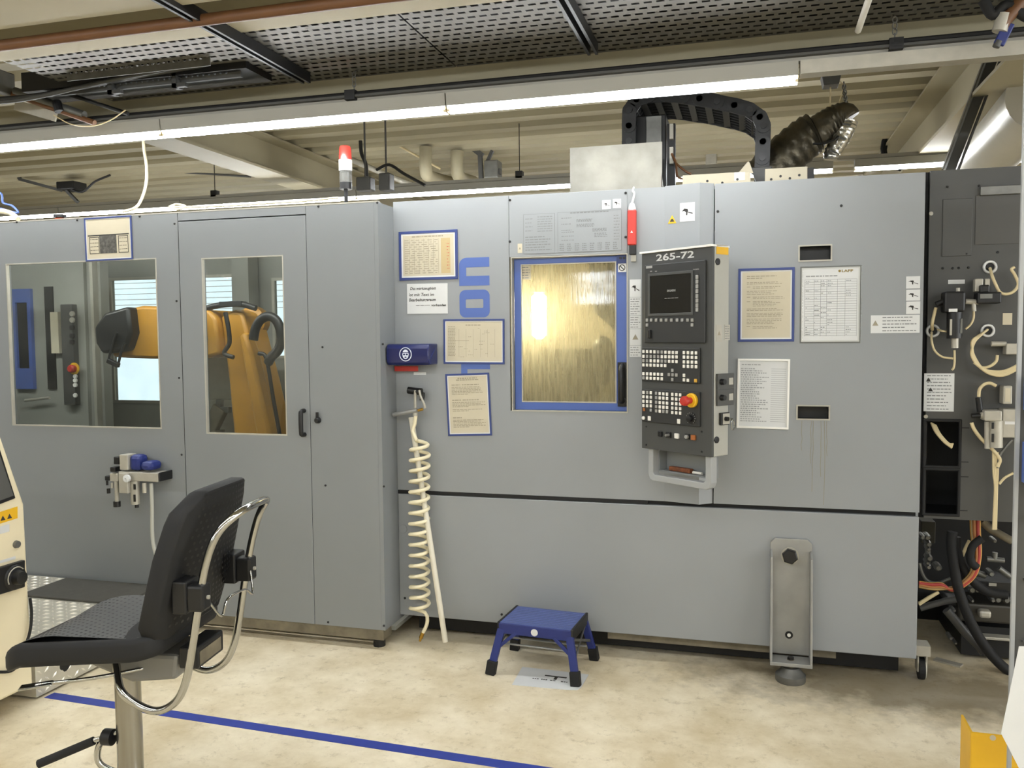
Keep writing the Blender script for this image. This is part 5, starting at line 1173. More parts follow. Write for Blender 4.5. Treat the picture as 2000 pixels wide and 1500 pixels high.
    # chrome tube: one loop, under the seat on both sides, up behind the back and over as a grip
    hw = .150
    side = lambda s: [(.05,s*.05,SH-.085),(.0,s*.085,SH-.10),(-.055,s*hw,SH-.155),(-.10,s*hw,SH-.195),(-.165,s*hw,SH-.215),(-.225,s*hw,SH-.185),(-.26,s*hw,SH-.12),(-.282,s*hw,SH-.02),(-.302,s*hw,SH+.09),(-.325,s*hw,SH+.20),(-.348,s*(hw-.005),SH+.275),(-.372,s*(hw-.02),SH+.320)]
    path = side(-1) + [(-.402,-.10,SH+.352),(-.418,-.05,SH+.365),(-.418,.05,SH+.365),(-.402,.10,SH+.352)] + side(1)[::-1]
    MB().tube(crom(path,5), .0115, 12).build('tube_frame', M_CHROME, t, smooth=60, label='chrome tube frame')
    for s in (-1,1):
        c_ = V3((-.308, s*hw, SH+.125)); cl = MB().box(c_.x-.024, c_.x+.028, c_.y-.026, c_.y+.026, c_.z-.038, c_.z+.038).build('clamp', M_BLACK, t, bevel=.008)
        MB().box(c_.x+.024, c_.x+.07, c_.y-.045, c_.y+.03, c_.z-.045, c_.z+.05).build('clamp_block', M_BLACK, cl, bevel=.006)
        MB().cyl((c_.x-.030,c_.y,c_.z),(c_.x-.024,c_.y,c_.z),.006).build('screw', M_FIT, cl)
    rr = [(-.325,hw-.025,SH+.10),(-.335,.075,SH+.045),(-.345,.055,SH+.09),(-.345,-.055,SH+.085),(-.35,-.10,SH+.06),(-.335,-.12,SH+.125)]
    MB().tube(crom(rr,4), .0038, 8).build('adjust_rod', M_CHROME, t, smooth=60)
    # mechanism box, levers
    MB().prism([(-.20,SH-.075),(.10,SH-.075),(.08,SH-.12),(-.05,SH-.165),(-.19,SH-.15)], 'y', -.085, .085).build('mechanism', mat('mechanism_grey', (120,118,112), .5, .2), t, bevel=.012)
    lb = MB().box(-.262,-.202,-.075,.085,SH-.115,SH-.05).build('rear_block', M_BLACK, t, bevel=.006)
    MB().box(-.2635,-.2615,-.055,.075,SH-.105,SH-.065).build('label', M_TAN, lb)
    lv = MB().tube(crom([(-.10,.07,SH-.12),(.02,.15,SH-.125),(.12,.20,SH-.125),(.16,.22,SH-.125)],4), .006, 8); lv.build('lever', M_CHROME, t, smooth=60)
    MB().bar((.12,.20,SH-.125),(.20,.235,SH-.13),.035,.008).build('lever_paddle', M_CHROME, t, bevel=.004)
    MB().cyl((.018,0,.10),(.018,0,SH-.13),.038,n=20).build('column', M_COLM, t, smooth=60); MB().bar((.062,.012,.16),(.062,.012,SH-.20),.03,.024).build('column_guide', M_STEEL, t, bevel=.003)
    # foot ring with pedal, star base
    MB().tube(crom([(.04,.0,.315),(.085,.015,.30),(.112,.02,.26),(.105,.02,.21),(.04,.0,.17)],5), .010, 10).build('foot_rest_tube', M_CHROME, t, smooth=60)
    MB().cyl((.06,.02,.30),(.09,.02,.30),.025,n=14).build('clamp_knob', M_BLACK, t, smooth=40); MB().cyl((.085,.02,.30),(.125,.028,.288),.008).build('grip_stem', M_CHROME, t, smooth=60); MB().cyl((.12,.027,.289),(.285,.06,.222),.013).build('foot_grip', M_RUB, t, smooth=60)
    for k in range(5):
        a = R(72*k+20); e = V3((math.cos(a)*.29, math.sin(a)*.29, .055)); lg = MB().bar((math.cos(a)*.03,math.sin(a)*.03,.10), e, .05, .035).build('base_leg', M_CHROME, t, bevel=.008)
        MB().lathe([(.030,0),(.030,.012),(.012,.02),(.010,.045)], (e.x,e.y,0), (0,0,1), 14).build('glide', M_RUB, lg, smooth=40)
    return t
chair()
# ------------------------------------------------------------------ on top of the turning machine
ZTOP = ZT+.0
GT = thing('top_guard', 'bare aluminium guard box on top of the turning machine', 'guard box', (-.55,.5,ZTOP))
FG = Fr((0,.32,0)); r = FG.rect(1113,287,1293,372); r = (r[0], r[1], ZTOP, FG.uw(1200,283)[1])
MB(FG).box(r[0],r[1],-.004,0,r[2],r[3]).build('front_sheet', M_ALU, GT); MB(FG).box(r[0],r[1],-.40,-.396,r[2],r[3]-.1).build('rear_sheet', M_ALU, GT)
MB(FG).prism([(0,r[2]),(0,r[3]-.16),(-.06,r[3]-.20),(-.40,r[2]+.05),(-.40,r[2])], 'x', r[1]-.003, r[1]).build('side_sheet', M_ALU, GT)
TC = thing('tower_column', 'black drive column rising behind the aluminium guard', 'column', tuple(at(1275,330,Y=.62).xy)+(ZTOP,))
FT2 = Fr((0,.60,0)); r = FT2.rect(1240,226,1300,350); MB(FT2).box(r[0],r[1],-.25,-.01,ZTOP,r[3]).build('housing', M_BLACK, TC, bevel=.006)
r = FT2.rect(1262,228,1292,300); MB(FT2).box(r[0],r[1],-.012,.004,ZTOP,r[3]).build('steel_face', M_GALV, TC, bevel=.002)
for y0, y1 in ((243,272),(288,320)): r = FT2.rect(1308,y0,1315,y1); MB(FT2).box(r[0],r[1],-.02,.01,r[2],r[3]).build('plug', M_FIT, TC)
r = FT2.rect(1302,240,1318,325); MB(FT2).box(r[0],r[1],-.06,-.022,ZTOP,r[3]).build('plug_strip', M_BLACK, TC)
for e in ((1350,340),(1335,350)): MB().tube(crom([at(1312,300,Y=.58),at(1320,318,Y=.56),at(e[0]-12,e[1]-6,Y=.54),at(*e,Y=.54)],5), .006, 7).build('cable', M_BROWN, TC, smooth=60)

EC = thing('cable_carrier', 'black articulated cable carrier chain arching over the machine top', 'cable carrier', tuple(at(1350,220,Y=.55)))
path = [at(*q, Y=.52) for q in ((1228,300),(1228,275),(1228,245),(1229,215),(1243,194),(1268,186),(1300,184),(1333,187),(1366,192),(1400,198),(1434,205),(1464,214),(1484,228),(1491,245),(1490,276),(1489,308),(1488,330))]
lm = None
for k in range(len(path)-1):
    a, b2 = path[k], path[k+1]; d = (b2-a); L_ = d.length; d.normalize(); nrm = V3((-d.z,0,d.x))
    cap = 8; hh = .036; out = []
    for i in range(cap+1): q = R(90+180*i/cap); out.append(a + d*(math.cos(q)*hh) + nrm*(math.sin(q)*hh))
    for i in range(cap+1): q = R(-90+180*i/cap); out.append(b2 + d*(math.cos(q)*hh) + nrm*(math.sin(q)*hh))
    yy = .52 + (.006 if k % 2 else 0)
    for ys, nm in ((yy,'link'),(yy+.36,'link')): MB().prism([(p.x,p.z) for p in out], 'y', ys, ys+.012).build(nm, mat('carrier_black', (9,9,10), .5) if k < 12 else mat('carrier_worn_grey', (42,43,44), .5), EC)
    MB().cyl((b2.x,yy-.006,b2.z),(b2.x,yy,b2.z),.016,n=14).build('pivot_pin', mat('carrier_pin', (34,34,35), .4), EC, smooth=40)
    m_ = (a+b2)/2
    for sg in (-1,1): MB().box(m_.x-.016, m_.x+.016, .53, .885, m_.z+sg*.03*abs(d.x)-.005, m_.z+sg*.03*abs(d.x)+.005).build('crossbar', M_DARK if sg < 0 else MATS['carrier_black'], EC)
for j in range(6): MB().tube([p+V3((0,.05+.055*j,0)) for p in path[1:-1]], .029, 8).build('carried_cable', M_RUB, EC, smooth=60)
for lab, x0, y0, x1, tab in (('beige slotted bar on the machine top left of the carrier foot',1333,342,1466,True),('beige punched bar on the machine top right of the carrier foot',1494,331,1577,False)):
    FBm = Fr((0,.25,0)); u0, u1 = FBm.uw(x0,345)[0], FBm.uw(x1,345)[0]; z1 = FBm.uw((x0+x1)/2,(y0+y0-7)/2)[1]
    t = thing('top_bar', lab, 'mounting bar', tuple(FBm.t(((u0+u1)/2,0,ZTOP))), 'beige bars on the machine top')
    MB(FBm).box(u0,u1,-.05,0,ZTOP,z1).build('bar', M_PAPER, t, bevel=.002)
    for k in range(4): c = (u0+(u1-u0)*(.15+.22*k), (ZTOP+z1)/2+.012*(k%2)); MB(FBm).lathe([(.006,0),(.006,.002)],(c[0],0,c[1]),(0,1,0),8).build('hole', M_BLACK, t)
    if tab:
        MB(FBm).prism([(u1-.06,z1),(u1+.012,z1),(u1-.005,z1+.05),(u1-.012,z1+.055)], 'y', -.05, -.046).build('tab', M_PAPER, t)
        r = FBm.rect(1434,337,1455,356); MB(FBm).box(r[0],r[1],0,.001,r[2]+.01,r[3]).build('sticker', M_PWHT, t)
    else: MB(FBm).box(u1+.001,u1+.03,-.05,-.01,ZTOP,z1-.005).build('end_block', M_BLACK, t)
q = at(1487,330,Y=.5); t = thing('carrier_bracket', 'black wedge bracket where the cable carrier meets the machine', 'bracket', (q.x,.5,ZTOP)); MB().prism([(q.x-.05,q.z-.0),(q.x+.05,q.z),(q.x+.02,ZTOP),(q.x-.0,ZTOP)], 'y', .44, .50).build('wedge', M_DARK, t, bevel=.004)
for lab, x, y, w_ in (('black cable lump on the machine top beside the beige bar',1588,332,.035),('black cable gland on the machine top towards the right end',1680,345,.045)):
    p = at(x,y,Y=.4); s = MB().sph((p.x,.4,ZTOP+.03), w_, 12, (1.1,1,.9)); s.cyl((p.x-.03,.4,ZTOP),(p.x-.03,.4,ZTOP+.05),.02); one('cable_gland', lab, 'cable gland', s, M_RUB, 'cable glands on the machine top', smooth=60)

ID = thing('insulated_duct', 'crinkled foil insulated duct slung up on cords behind the carrier', 'duct', tuple(at(1580,300,Y=1.0)))
Dq = lambda x, y, Y=1.0: at(x, y, Y=Y)
pts = crom([Dq(1490,352),Dq(1520,318),Dq(1552,288),Dq(1580,265),Dq(1592,258)],6); rad = [(.125-.02*i/len(pts)) + .005*math.sin(i*2.1) for i in range(len(pts))]
M_FOIL = mat('dark_foil', (92,86,72), .38, .7, .35, 18, .5, 26); M_FOIL2 = mat('silver_foil', (206,204,196), .24, .9, .15, 14, .5, 22)
MB().tube(pts, .1, 18, rad=rad).build('wide_hose', M_FOIL, ID, smooth=50)
pts = crom([Dq(1590,262),Dq(1608,247),Dq(1632,232),Dq(1650,226),Dq(1657,234)],6); rad = [.085-.022*i/len(pts)+.003*math.sin(i*3) for i in range(len(pts))]
MB().tube(pts, .07, 16, rad=rad).build('narrow_hose', M_FOIL, ID, smooth=50)
pts = crom([Dq(1652,236),Dq(1647,256),Dq(1637,278),Dq(1624,300),Dq(1622,312)],6); rad = [.062-.030*i/len(pts)+.003*math.sin(i*2.7) for i in range(len(pts))]
MB().tube(pts, .05, 14, rad=rad).build('foil_sleeve', M_FOIL2, ID, smooth=50, label='bright silver foil sleeve')
MB().tube([Dq(1600,262,.99)+V3((.10*math.cos(a),.10*math.sin(a)*.9,.07*math.sin(a))) for a in [i*math.pi/8 for i in range(16)]], .006, 6, True).build('strap', M_BLACK, ID)
HB = thing('spring_balancer', 'black spring balancer hanging from the rail with cords to the duct', 'balancer', tuple(at(1622,160,Y=.98)))
r = Fr((0,.98,0)).rect(1603,150,1642,168); MB(Fr((0,.98,0))).prism([(r[0],r[3]),(r[1],r[3]),(r[1]-.012,r[2]),(r[0]+.012,r[2])], 'y', -.05, .05).build('case', M_DARK, HB, bevel=.004)
MB().tube([Dq(1622,168,.98),Dq(1621,222,.98)], .004, 6).build('cord', M_CABLE, HB)
for k in range(9): f = k/8; c = Dq(1648,165).lerp(Dq(1653,208), f); MB().tube([c+V3((.009*math.cos(a),.0,.014*math.sin(a))) if k%2 else c+V3((0,.009*math.cos(a),.014*math.sin(a))) for a in [i*math.pi/4 for i in range(8)]], .0035, 5, True).build('chain_link', M_GALV, HB)
MB().tube([Dq(1648,168),Dq(1636,212)], .003, 6).tube([Dq(1648,165),Dq(1640,158,.98)], .003, 6).build('cord', M_CABLE, HB)
MB().cyl((at(1622,150,Y=.98).x,.98,r[3]),(at(1622,150,Y=.98).x,.98,3.3),.006).build('hanger_rod', M_GALV, HB)

# ------------------------------------------------------------------ on top of the robot cell
SLY = .0; SL = thing('signal_lamp', 'red and white signal tower lamp on top of the robot cell', 'signal lamp', tuple(at(676,388,Y=SLY).xy)+(CT,))
sx = at(676,388,Y=SLY).x; zz = lambda y: at(676,y,Y=SLY).z
MB().cyl((sx,SLY,CT),(sx,SLY,zz(360)),.010,n=12).box(sx-.04,sx+.04,SLY-.03,SLY+.03,CT-.004,CT+.006).build('pole', M_BLACK, SL)
MB().lathe([(.030,0),(.030,zz(357)-zz(370)),(.026,zz(356)-zz(370))],(sx,SLY,zz(370)),(0,0,1),18).build('base', M_BLACK, SL, smooth=40)
M_CLR = mat('clear_grey_plastic', (120,120,116), .2, 0, alpha=.55)
MB().lathe([(.031,0),(.031,zz(334)-zz(357))],(sx,SLY,zz(357)),(0,0,1),18).build('clear_module', M_CLR, SL, smooth=40); MB().box(sx-.016,sx+.016,SLY-.01,SLY+.01,zz(356),zz(337)).build('circuit_insert', M_GALV, SL)
MB().lathe([(.033,0),(.033,zz(312)-zz(334)-.001)],(sx,SLY,zz(334)),(0,0,1),18).build('white_module', M_WHITE, SL, smooth=40)
M_REDL = mat('red_lens', (220,70,60), .25, coat=.4)
MB().lathe([(.032,0),(.030,zz(290)-zz(312)),(.026,zz(286)-zz(312)),(.012,zz(284)-zz(312))],(sx,SLY,zz(312)),(0,0,1),18).build('red_module', M_REDL, SL, smooth=40)
p = at(117,420,Y=.1); t = thing('beacon', 'small dark orange beacon on the left of the cell roof', 'beacon', (p.x,.1,CT)); MB().lathe([(.030,0),(.034,.02),(.030,.045),(.018,.055)],(p.x,.1,CT+.006),(0,0,1),14).build('lens', mat('beacon_orange', (150,60,30), .3), t, smooth=50); MB().lathe([(.036,0),(.036,.012)],(p.x,.1,CT),(0,0,1),14).build('housing', M_BLACK, t); MB().lathe([(.034,.058),(.034,.075)],(p.x,.1,CT),(0,0,1),14).build('cap', M_BLACK, t)
one('hanging_hose', 'white hose dangling from the light rail onto the cell roof', 'hose', MB().tube(crom([at(279,262,Y=.05),at(281,290,Y=.05),at(286,325,Y=.05),at(285,360,Y=.05),at(275,392,Y=.03),at(262,407,Y=0),at(240,413,Y=0)],6), .008, 8), M_HOSE, smooth=60)
one('roof_cable', 'white cable lying in loops along the cell roof edge', 'cable', MB().tube(crom([at(330,404,Y=-.1),at(345,399,Y=-.06),at(362,403,Y=-.1),at(348,409,Y=-.12),at(338,405,Y=-.1),at(370,404,Y=-.1),at(440,402,Y=-.1),at(520,397,Y=-.1),at(600,392,Y=-.1),at(660,386,Y=-.1)],6), .006, 7), M_HOSE, smooth=60)
one('roof_cable', 'bundled white cables at the far left end of the cell roof', 'cable', MB().tube(crom([at(-30,410,Y=-.08),at(0,412,Y=-.08),at(20,416,Y=-.08),at(36,428,Y=-.1)],6), .014, 8), M_HOSE, smooth=60)
one('blue_hose', 'thin blue hose loop at the far left edge above the cell', 'hose', MB().tube(crom([at(-20,370,Y=-.05),at(2,378,Y=-.05),at(6,396,Y=-.05),at(24,402,Y=-.05),at(34,416,Y=-.06),at(-10,404,Y=-.05)],6), .006, 7), M_LET, smooth=60)

# ------------------------------------------------------------------ installations on the far ceiling
for lab, px, y0, y1, ex in (('left one of two beige vent pipes bending down from the roof deck',832,288,345,(880,356)),('right one of two beige vent pipes bending down from the roof deck',893,296,348,(925,355))):
    a = at(px,y0,Z=3.28); Yp = a.y; b2 = at(px,y1-14,Y=Yp); c = at(px+8,y1,Y=Yp+.15); e = at(ex[0],ex[1],Y=Yp+.9)
    one('vent_pipe', lab, 'pipe', MB().tube(crom([a,b2,c,e],6), 12.5/ppm(a), 16), M_BEIGE, 'beige vent pipes', smooth=60)
def wire(pp, Y, r, name, lab, cat, mt): return one(name, lab, cat, MB().tube(crom([at(x,y,Y=Y) for x,y in pp],5), r, 7), mt, smooth=60)
wire([(210,345),(260,343),(360,338),(490,345)], 4.2, .012, 'ceiling_cable', 'dark cable strung under the roof deck over the left cell roof', 'cable', M_DARK)
wire([(225,340),(330,330),(420,322),(440,318)], 4.4, .016, 'ceiling_conduit', 'grey conduit pipe under the roof deck on the left', 'conduit', M_GALV)
wire([(640,238),(690,250),(735,262),(860,330)], 3.6, .010, 'ceiling_cable', 'thin pale cable running down the roof deck past the signal lamp', 'cable', M_CABLE)
wire([(546,250),(620,280),(700,318),(830,372)], 3.9, .028, 'ceiling_conduit', 'pale conduit along the wide roof beam', 'conduit', M_FIT)
wire([(378,268),(520,314),(661,360)], 4.4, .05, 'ceiling_cable', 'dark cable run along the underside of the wide roof beam', 'cable', M_DARK)
wire([(704,275),(706,300),(714,320),(716,345)], 2.6, .016, 'ceiling_cable', 'black cables hanging beside the signal lamp', 'cable', M_BLACK)
t = thing('ceiling_bracket', 'dark cable bracket with a camera under the roof deck at far left', 'bracket', tuple(at(90,355,Y=3.8)))
B = lambda x, y, Y=3.8: at(x, y, Y=Y)
MB().bar(B(38,350),B(120,372),.03,.03).bar(B(38,350),B(36,332),.03,.03).bar(B(130,372),B(152,395),.03,.03).build('arm', M_DARK, t); MB().box(B(116,360).x,B(150,360).x,3.75,3.95,B(120,372).z,B(120,356).z).build('camera', M_BLACK, t, bevel=.01); MB().tube(crom([B(130,366),B(160,375),B(185,355),B(215,342)],5), .012, 6).build('cable', M_BLACK, t)
t = thing('ceiling_valve', 'cluster of dark valves and pipes under the roof deck mid picture', 'valve', tuple(at(945,320,Y=4)))
B = lambda x, y, Y=4.0: at(x, y, Y=Y)
MB().bar(B(924,290),B(942,304),.05,.05).bar(B(938,304),B(940,350),.04,.04).build('pipe', M_DARK, t); MB().box(B(948,320).x,B(975,320).x,3.95,4.1,B(948,350).z,B(948,315).z).build('body', M_GALV, t, bevel=.01); MB().bar(B(950,320),B(962,294),.03,.03).bar(B(958,335),B(978,335),.06,.05).build('lever', M_DARK, t)
t = thing('cable_box', 'dark junction boxes on the beam behind the signal lamp', 'junction box', tuple(at(730,340,Y=2.2)))
B = lambda x, y, Y=2.2: at(x, y, Y=Y)
MB().box(B(738,320).x,B(760,320).x,2.2,2.3,B(738,372).z,B(738,338).z).build('box', M_DARK, t, bevel=.01); MB().box(B(694,320).x,B(722,320).x,2.2,2.3,B(700,372).z,B(700,345).z).build('box', M_DARK, t, bevel=.01); MB().tube(crom([B(735,332),B(760,322),B(790,340),B(830,362)],5), .012, 7).build('cable', M_BLACK, t)
for xx in (B(749,340).x, B(708,345).x): MB().cyl((xx,2.25,B(738,345).z),(xx,2.25,3.31),.008,n=8).build('drop_rod', M_DARK, t)
p0 = at(1378,322,Z=3.2); q = at(1400,300,Y=p0.y); one('junction_box', 'small grey junction box on the roof deck behind the carrier', 'junction box', MB().box(p0.x, q.x, p0.y, p0.y+.1, p0.z, 3.31), M_FIT, bevel=.01)
# right hand ceiling corner
BR_ = thing('diagonal_brace', 'dark diagonal channel brace standing on the dark cabinet at right', 'brace', tuple(at(1856,332,Y=1.6)))
a, b2 = at(1853,336,Y=1.6), at(1940,108,Y=1.6); MB().bar(a, b2, .05, .085, (0,1,0)).build('web', M_DARK, BR_); dd = (b2-a).normalized(); nn = V3((dd.z,0,-dd.x))
for s in (-1,1): MB().bar(a+nn*.04*s+V3((0,-.03,0)), b2+nn*.04*s+V3((0,-.03,0)), .008, .05, (0,1,0)).build('flange', M_GALV if s < 0 else M_DARK, BR_)
a, b2 = at(1890,345,Y=3.8), at(2040,185,Y=1.4); one('round_duct', 'silver round ventilation duct rising to the right ceiling corner', 'duct', MB().cyl(a, b2, .19, n=24), mat('duct_silver', (206,204,196), .35, .5, .05, 6), smooth=60)
t = thing('ceiling_conduit', 'pale conduit with clamps beside the right roof beam', 'conduit', tuple(at(1790,298,Y=4.6))); MB().cyl(at(1786,300,Y=4.6), at(1918,135,Y=2.2), .018).build('pipe', M_WHITE, t, smooth=60); MB().cyl(at(1796,300,Y=4.6), at(1925,145,Y=2.2), .03).build('pipe', M_GALV, t, smooth=60)
for f in (.35,.8): c = at(1786,300,Y=4.6).lerp(at(1918,135,Y=2.2), f); MB().box(c.x-.03,c.x+.06,c.y-.03,c.y+.03,c.z-.03,c.z+.03).build('clamp', M_BLACK, t)
o = MB()
for k in range(3): c = at(1758+k*5,292,Y=4.8); o.tube([c+V3((.16*math.cos(a),.03*k,.20*math.sin(a)+.02)) for a in [i*math.pi/9 for i in range(18)]], .012, 6, True)
one('cable_coil', 'coil of dark cable hung on the foot of the right roof beam', 'cable coil', o, M_RUB, smooth=60)
one('ceiling_panel', 'pale ceiling board between right roof beam and round duct', 'ceiling board', MB().box(1.6, 2.35, 2.2, 6.5, 3.20, 3.23), M_CREAM)
t = thing('valve', 'grey ball valve with blue handle hanging in the top right corner', 'valve', tuple(at(1960,60,Y=-.6)))
B = lambda x, y, Y=-.6: at(x, y, Y=Y)
MB().tube(crom([B(2010,-20),B(1985,15),B(1965,38),B(1955,55)],4), .022, 10).build('pipe', M_BROWN, t, smooth=60); MB().cyl(B(1962,28),B(1952,62),.024,n=12).build('body', M_FIT, t, smooth=50); MB().bar(B(1972,45),B(1950,88),.014,.035).build('handle', M_STOOL, t, bevel=.004); MB().cyl(B(1951,80),B(1945,92),.012).build('nozzle', M_DARK, t, smooth=50)
MB().tube(crom([B(1920,0),B(1940,30),B(1965,10),B(2000,30),B(2020,40)],5), .018, 8).build('hose', M_RUB, t, smooth=60)

# ------------------------------------------------------------------ dark valve cabinet at the right
KY = .10; FKb = Fr((0,KY,0)); KU0 = FKb.uw(1812,600)[0]; KU1 = 1.75; KZ1 = FKb.uw(1815,334)[1]; KZ0 = FKb.uw(1805,1012)[1]
c4 = lambda x, y: (1780+x/4.168, 320+y/4.168); c5 = lambda x, y: (1780+x/4.168, 660+y/4.168)
KB = thing('valve_cabinet', 'dark grey pneumatic cabinet wall beside the turning machine', 'cabinet', ((KU0+KU1)/2, KY, KZ0))
ro = [FKb.rect(*c5(110,672), *c5(388,1050)), FKb.rect(*c5(105,1068), *c5(378,1442))]
MB(FKb).panel(KU0, KU1, KZ0, KZ1, -.02, 0, ro).build('front_panel', M_DARK, KB)
MB(FKb).box(KU0, KU1, -.30, -.29, KZ0, KZ1).box(KU0,KU0+.01,-.30,-.02,KZ0,KZ1).box(KU0,KU1,-.30,-.02,KZ1-.01,KZ1).box(KU0,KU1,-.30,-.02,KZ0,KZ0+.01).build('housing', M_BLACK, KB)
MB(FKb).box(KU0-.022, KU0-.001, -.10, -.03, KZ0, KZ1).build('gap_strip', M_GREYD, KB)
for r in ro: MB(FKb).frame(r[0]-.008,r[1]+.008,r[2]-.008,r[3]+.008,.012,-.01,.006).build('rubber_edge', M_RUB, KB, bevel=.004)
def kb4(x0,y0,x1,y1,v0,v1,name,mt,bev=.002,par=None,cc=c4):
    r = FKb.rect(*cc(x0,y0), *cc(x1,y1), v1); return MB(FKb).box(r[0],r[1],v0,v1,r[2],r[3]).build(name, mt, par or KB, bevel=bev)
kb4(258,290,490,748,0,.004,'cover_plate',M_DARK); kb4(525,255,890,648,0,.003,'cover_plate',mat('dark_olive_cover',(72,71,68),.5)); kb4(565,185,895,240,.0,.02,'pale_strip',M_GALV); kb4(300,945,435,976,0,.002,'white_label',M_PWHT,0)
kb4(745,1215,820,1310,0,.002,'label',M_PAPER,0)
for x, y in ((293,188),(550,178),(448,732),(702,720),(255,850),(335,850),(385,848),(463,845)): screw(FKb, *c4(x,y), KB, .005)
for a, cc in (((160,405),c4),((117,640),c5)): c = FKb.uw(*cc(*a)); MB(FKb).lathe([(.009,0),(.008,.005)],(c[0],0,c[1]),(0,1,0),12).build('cap_bolt', M_FIT, KB, smooth=40)
o, r = sticker(FKb, *c5(105,288), *c5(345,600), KB, 'warning_sign', .002, M_PWHT, lines(11,.1,.92), 'large pale warning sheet', 21)
mb = MB(FKb)
for x, y in ((138,340),(155,420)): c = FKb.uw(*c5(x,y)); mb.add([(c[0]-.010,.0032,c[1]-.008),(c[0]+.010,.0032,c[1]-.008),(c[0],.0032,c[1]+.009)],[(0,1,2)])
mb.build('triangle_mark', M_INKD, o)
for a in ((640,840),(175,1360),(622,1358)):
    c = FKb.uw(*c4(*a),.005); g = MB(FKb).tube([(c[0]+.023*math.cos(q),.005,c[1]+.023*math.sin(q)) for q in [i*math.pi/10 for i in range(20)]], .006, 6, True).build('grommet', M_PWHT, KB, smooth=60); MB(FKb).lathe([(.019,0),(.019,.002)],(c[0],.001,c[1]),(0,1,0),14).build('hole', M_GREYD, g)
for y0, x in ((732,440),(1010,433),(1130,433),(1405,425)):
    r = FKb.rect(*c5(x-32,y0-5), *c5(x+32,y0+5)); MB(FKb).box(r[0],r[1],0,.001,r[2],r[3]).build('slot', M_GREYD, KB)
# filter regulator and valve block
FRG = thing('filter_regulator', 'black filter regulator with bowl on the dark cabinet', 'regulator', tuple(FKb.t((FKb.uw(*c4(350,1300))[0],.06,1.2))))
def kc(x0, y0, x1, y1, r, name, mt, par, v=.06, cc=c4): a = FKb.uw(*cc(x0,y0),v); b = FKb.uw(*cc(x1,y1),v); return MB(FKb).cyl((a[0],v,a[1]),(b[0],v,b[1]),r,n=14).build(name, mt, par, smooth=45)
kc(350,1195,350,1420,.030,'bowl',M_BLACK,FRG); kb4(272,1040,440,1205,.02,.10,'body',M_BLACK,.008,FRG); kc(380,1045,380,1010,.008,'knob',M_FIT,FRG)
kb4(305,1180,375,1205,.100,.102,'white_tag',M_PWHT,0,FRG); kb4(315,1265,330,1395,.088,.092,'sight_glass',M_FIT,0,FRG); kb4(400,1260,415,1380,.080,.086,'sight_glass',M_GALV,0,FRG)
kc(200,1145,275,1115,.012,'elbow',M_BLACK,FRG); kc(245,1118,270,1118,.009,'nipple',M_FIT,FRG); kc(440,1120,545,1125,.011,'connector',M_FIT,FRG); kc(505,1120,510,1200,.009,'tee',M_FIT,FRG); kc(355,1420,355,1500,.014,'drain',M_FIT,FRG)
VB = thing('valve_block', 'black solenoid valve block with grey plug on the dark cabinet', 'valve', tuple(FKb.t((FKb.uw(*c4(630,1100))[0],.05,1.3))))
kb4(540,1045,735,1135,.02,.09,'body',M_BLACK,.006,VB); kb4(520,935,585,1040,.02,.06,'plug',M_FIT,.004,VB); kb4(560,985,640,1050,.03,.08,'coil',M_BLACK,.006,VB); kb4(600,935,640,1000,.02,.05,'plug',M_FIT,.003,VB); kb4(560,1060,660,1095,.091,.093,'marking',M_GALV,0,VB)
GP = thing('grey_junction_box', 'pale grey junction box at the right edge of the dark cabinet, upper one', 'junction box', tuple(FKb.t((1.03,.03,1.15))), 'junction boxes on the cabinet'); kb4(775,45,900,135,.0,.06,'box',M_FIT,.004,GP,c5); kc(650,48,770,48,.011,'coupling',M_FIT,GP,.04,c5)
GP = thing('grey_junction_box', 'small pale terminal box above the filter bowls at the cabinet edge', 'junction box', tuple(FKb.t((1.03,.03,1.0))), 'junction boxes on the cabinet'); kb4(750,390,820,540,0,.06,'box',M_FIT,.004,GP,c5); kb4(765,410,805,520,.06,.062,'label',M_PAPER,0,GP,c5)
GP = thing('grey_junction_box', 'pale grey junction box beside the filter bowls, lower one', 'junction box', tuple(FKb.t((1.03,.03,.85))), 'junction boxes on the cabinet'); kb4(745,580,900,815,0,.07,'box',M_FIT,.004,GP,c5); kb4(762,680,845,705,.07,.072,'label',M_PWHT,0,GP,c5)
FBo = thing('filter_set', 'pair of grey filters with clear bowl on the dark cabinet', 'filter', tuple(FKb.t((.98,.05,.8))))
kb4(595,590,740,680,.02,.09,'head',M_FIT,.006,FBo,c5); fb2 = kc(688,670,688,890,.026,'filter_bowl',M_FIT,FBo,.06,c5); kc(618,680,618,900,.011,'oil_tube',M_FIT,FBo,.06,c5); kc(490,635,595,630,.010,'inlet',M_BLACK,FBo,.06,c5); kc(560,632,595,630,.013,'collar',M_FIT,FBo,.06,c5)
for y0, y1 in ((690,740),(780,850)): kb4(655,y0,672,y1,.084,.089,'sight_slot',M_BLACK,0,FBo,c5)
kc(545,485,560,600,.012,'post',M_BLACK,FBo,.04,c5)
def cab(pp, r, lab, mt=M_CABLE, v=.05, grp='cream cables on the dark cabinet', cc=None, name='cable'):
    pts = [FKb.t((*(lambda q: (q[0], vv, q[1]))(FKb.uw(x, y, vv)),)) for x, y, vv in [(p[0], p[1], p[2] if len(p) > 2 else v) for p in pp]]
    return one(name, lab, 'cable', MB().tube(crom(pts,6), r*.78, 7), mt, grp, smooth=60)
C4 = lambda l: [c4(*p[:2])+tuple(p[2:]) for p in l]; C5 = lambda l: [c5(*p[:2])+tuple(p[2:]) for p in l]
cab(C4([(640,850,.01),(660,920),(690,990),(720,1045),(770,1060),(830,1040),(870,980),(840,900),(815,860),(840,840)]), .008, 'cream cable from the upper grommet curving to the cabinet edge')
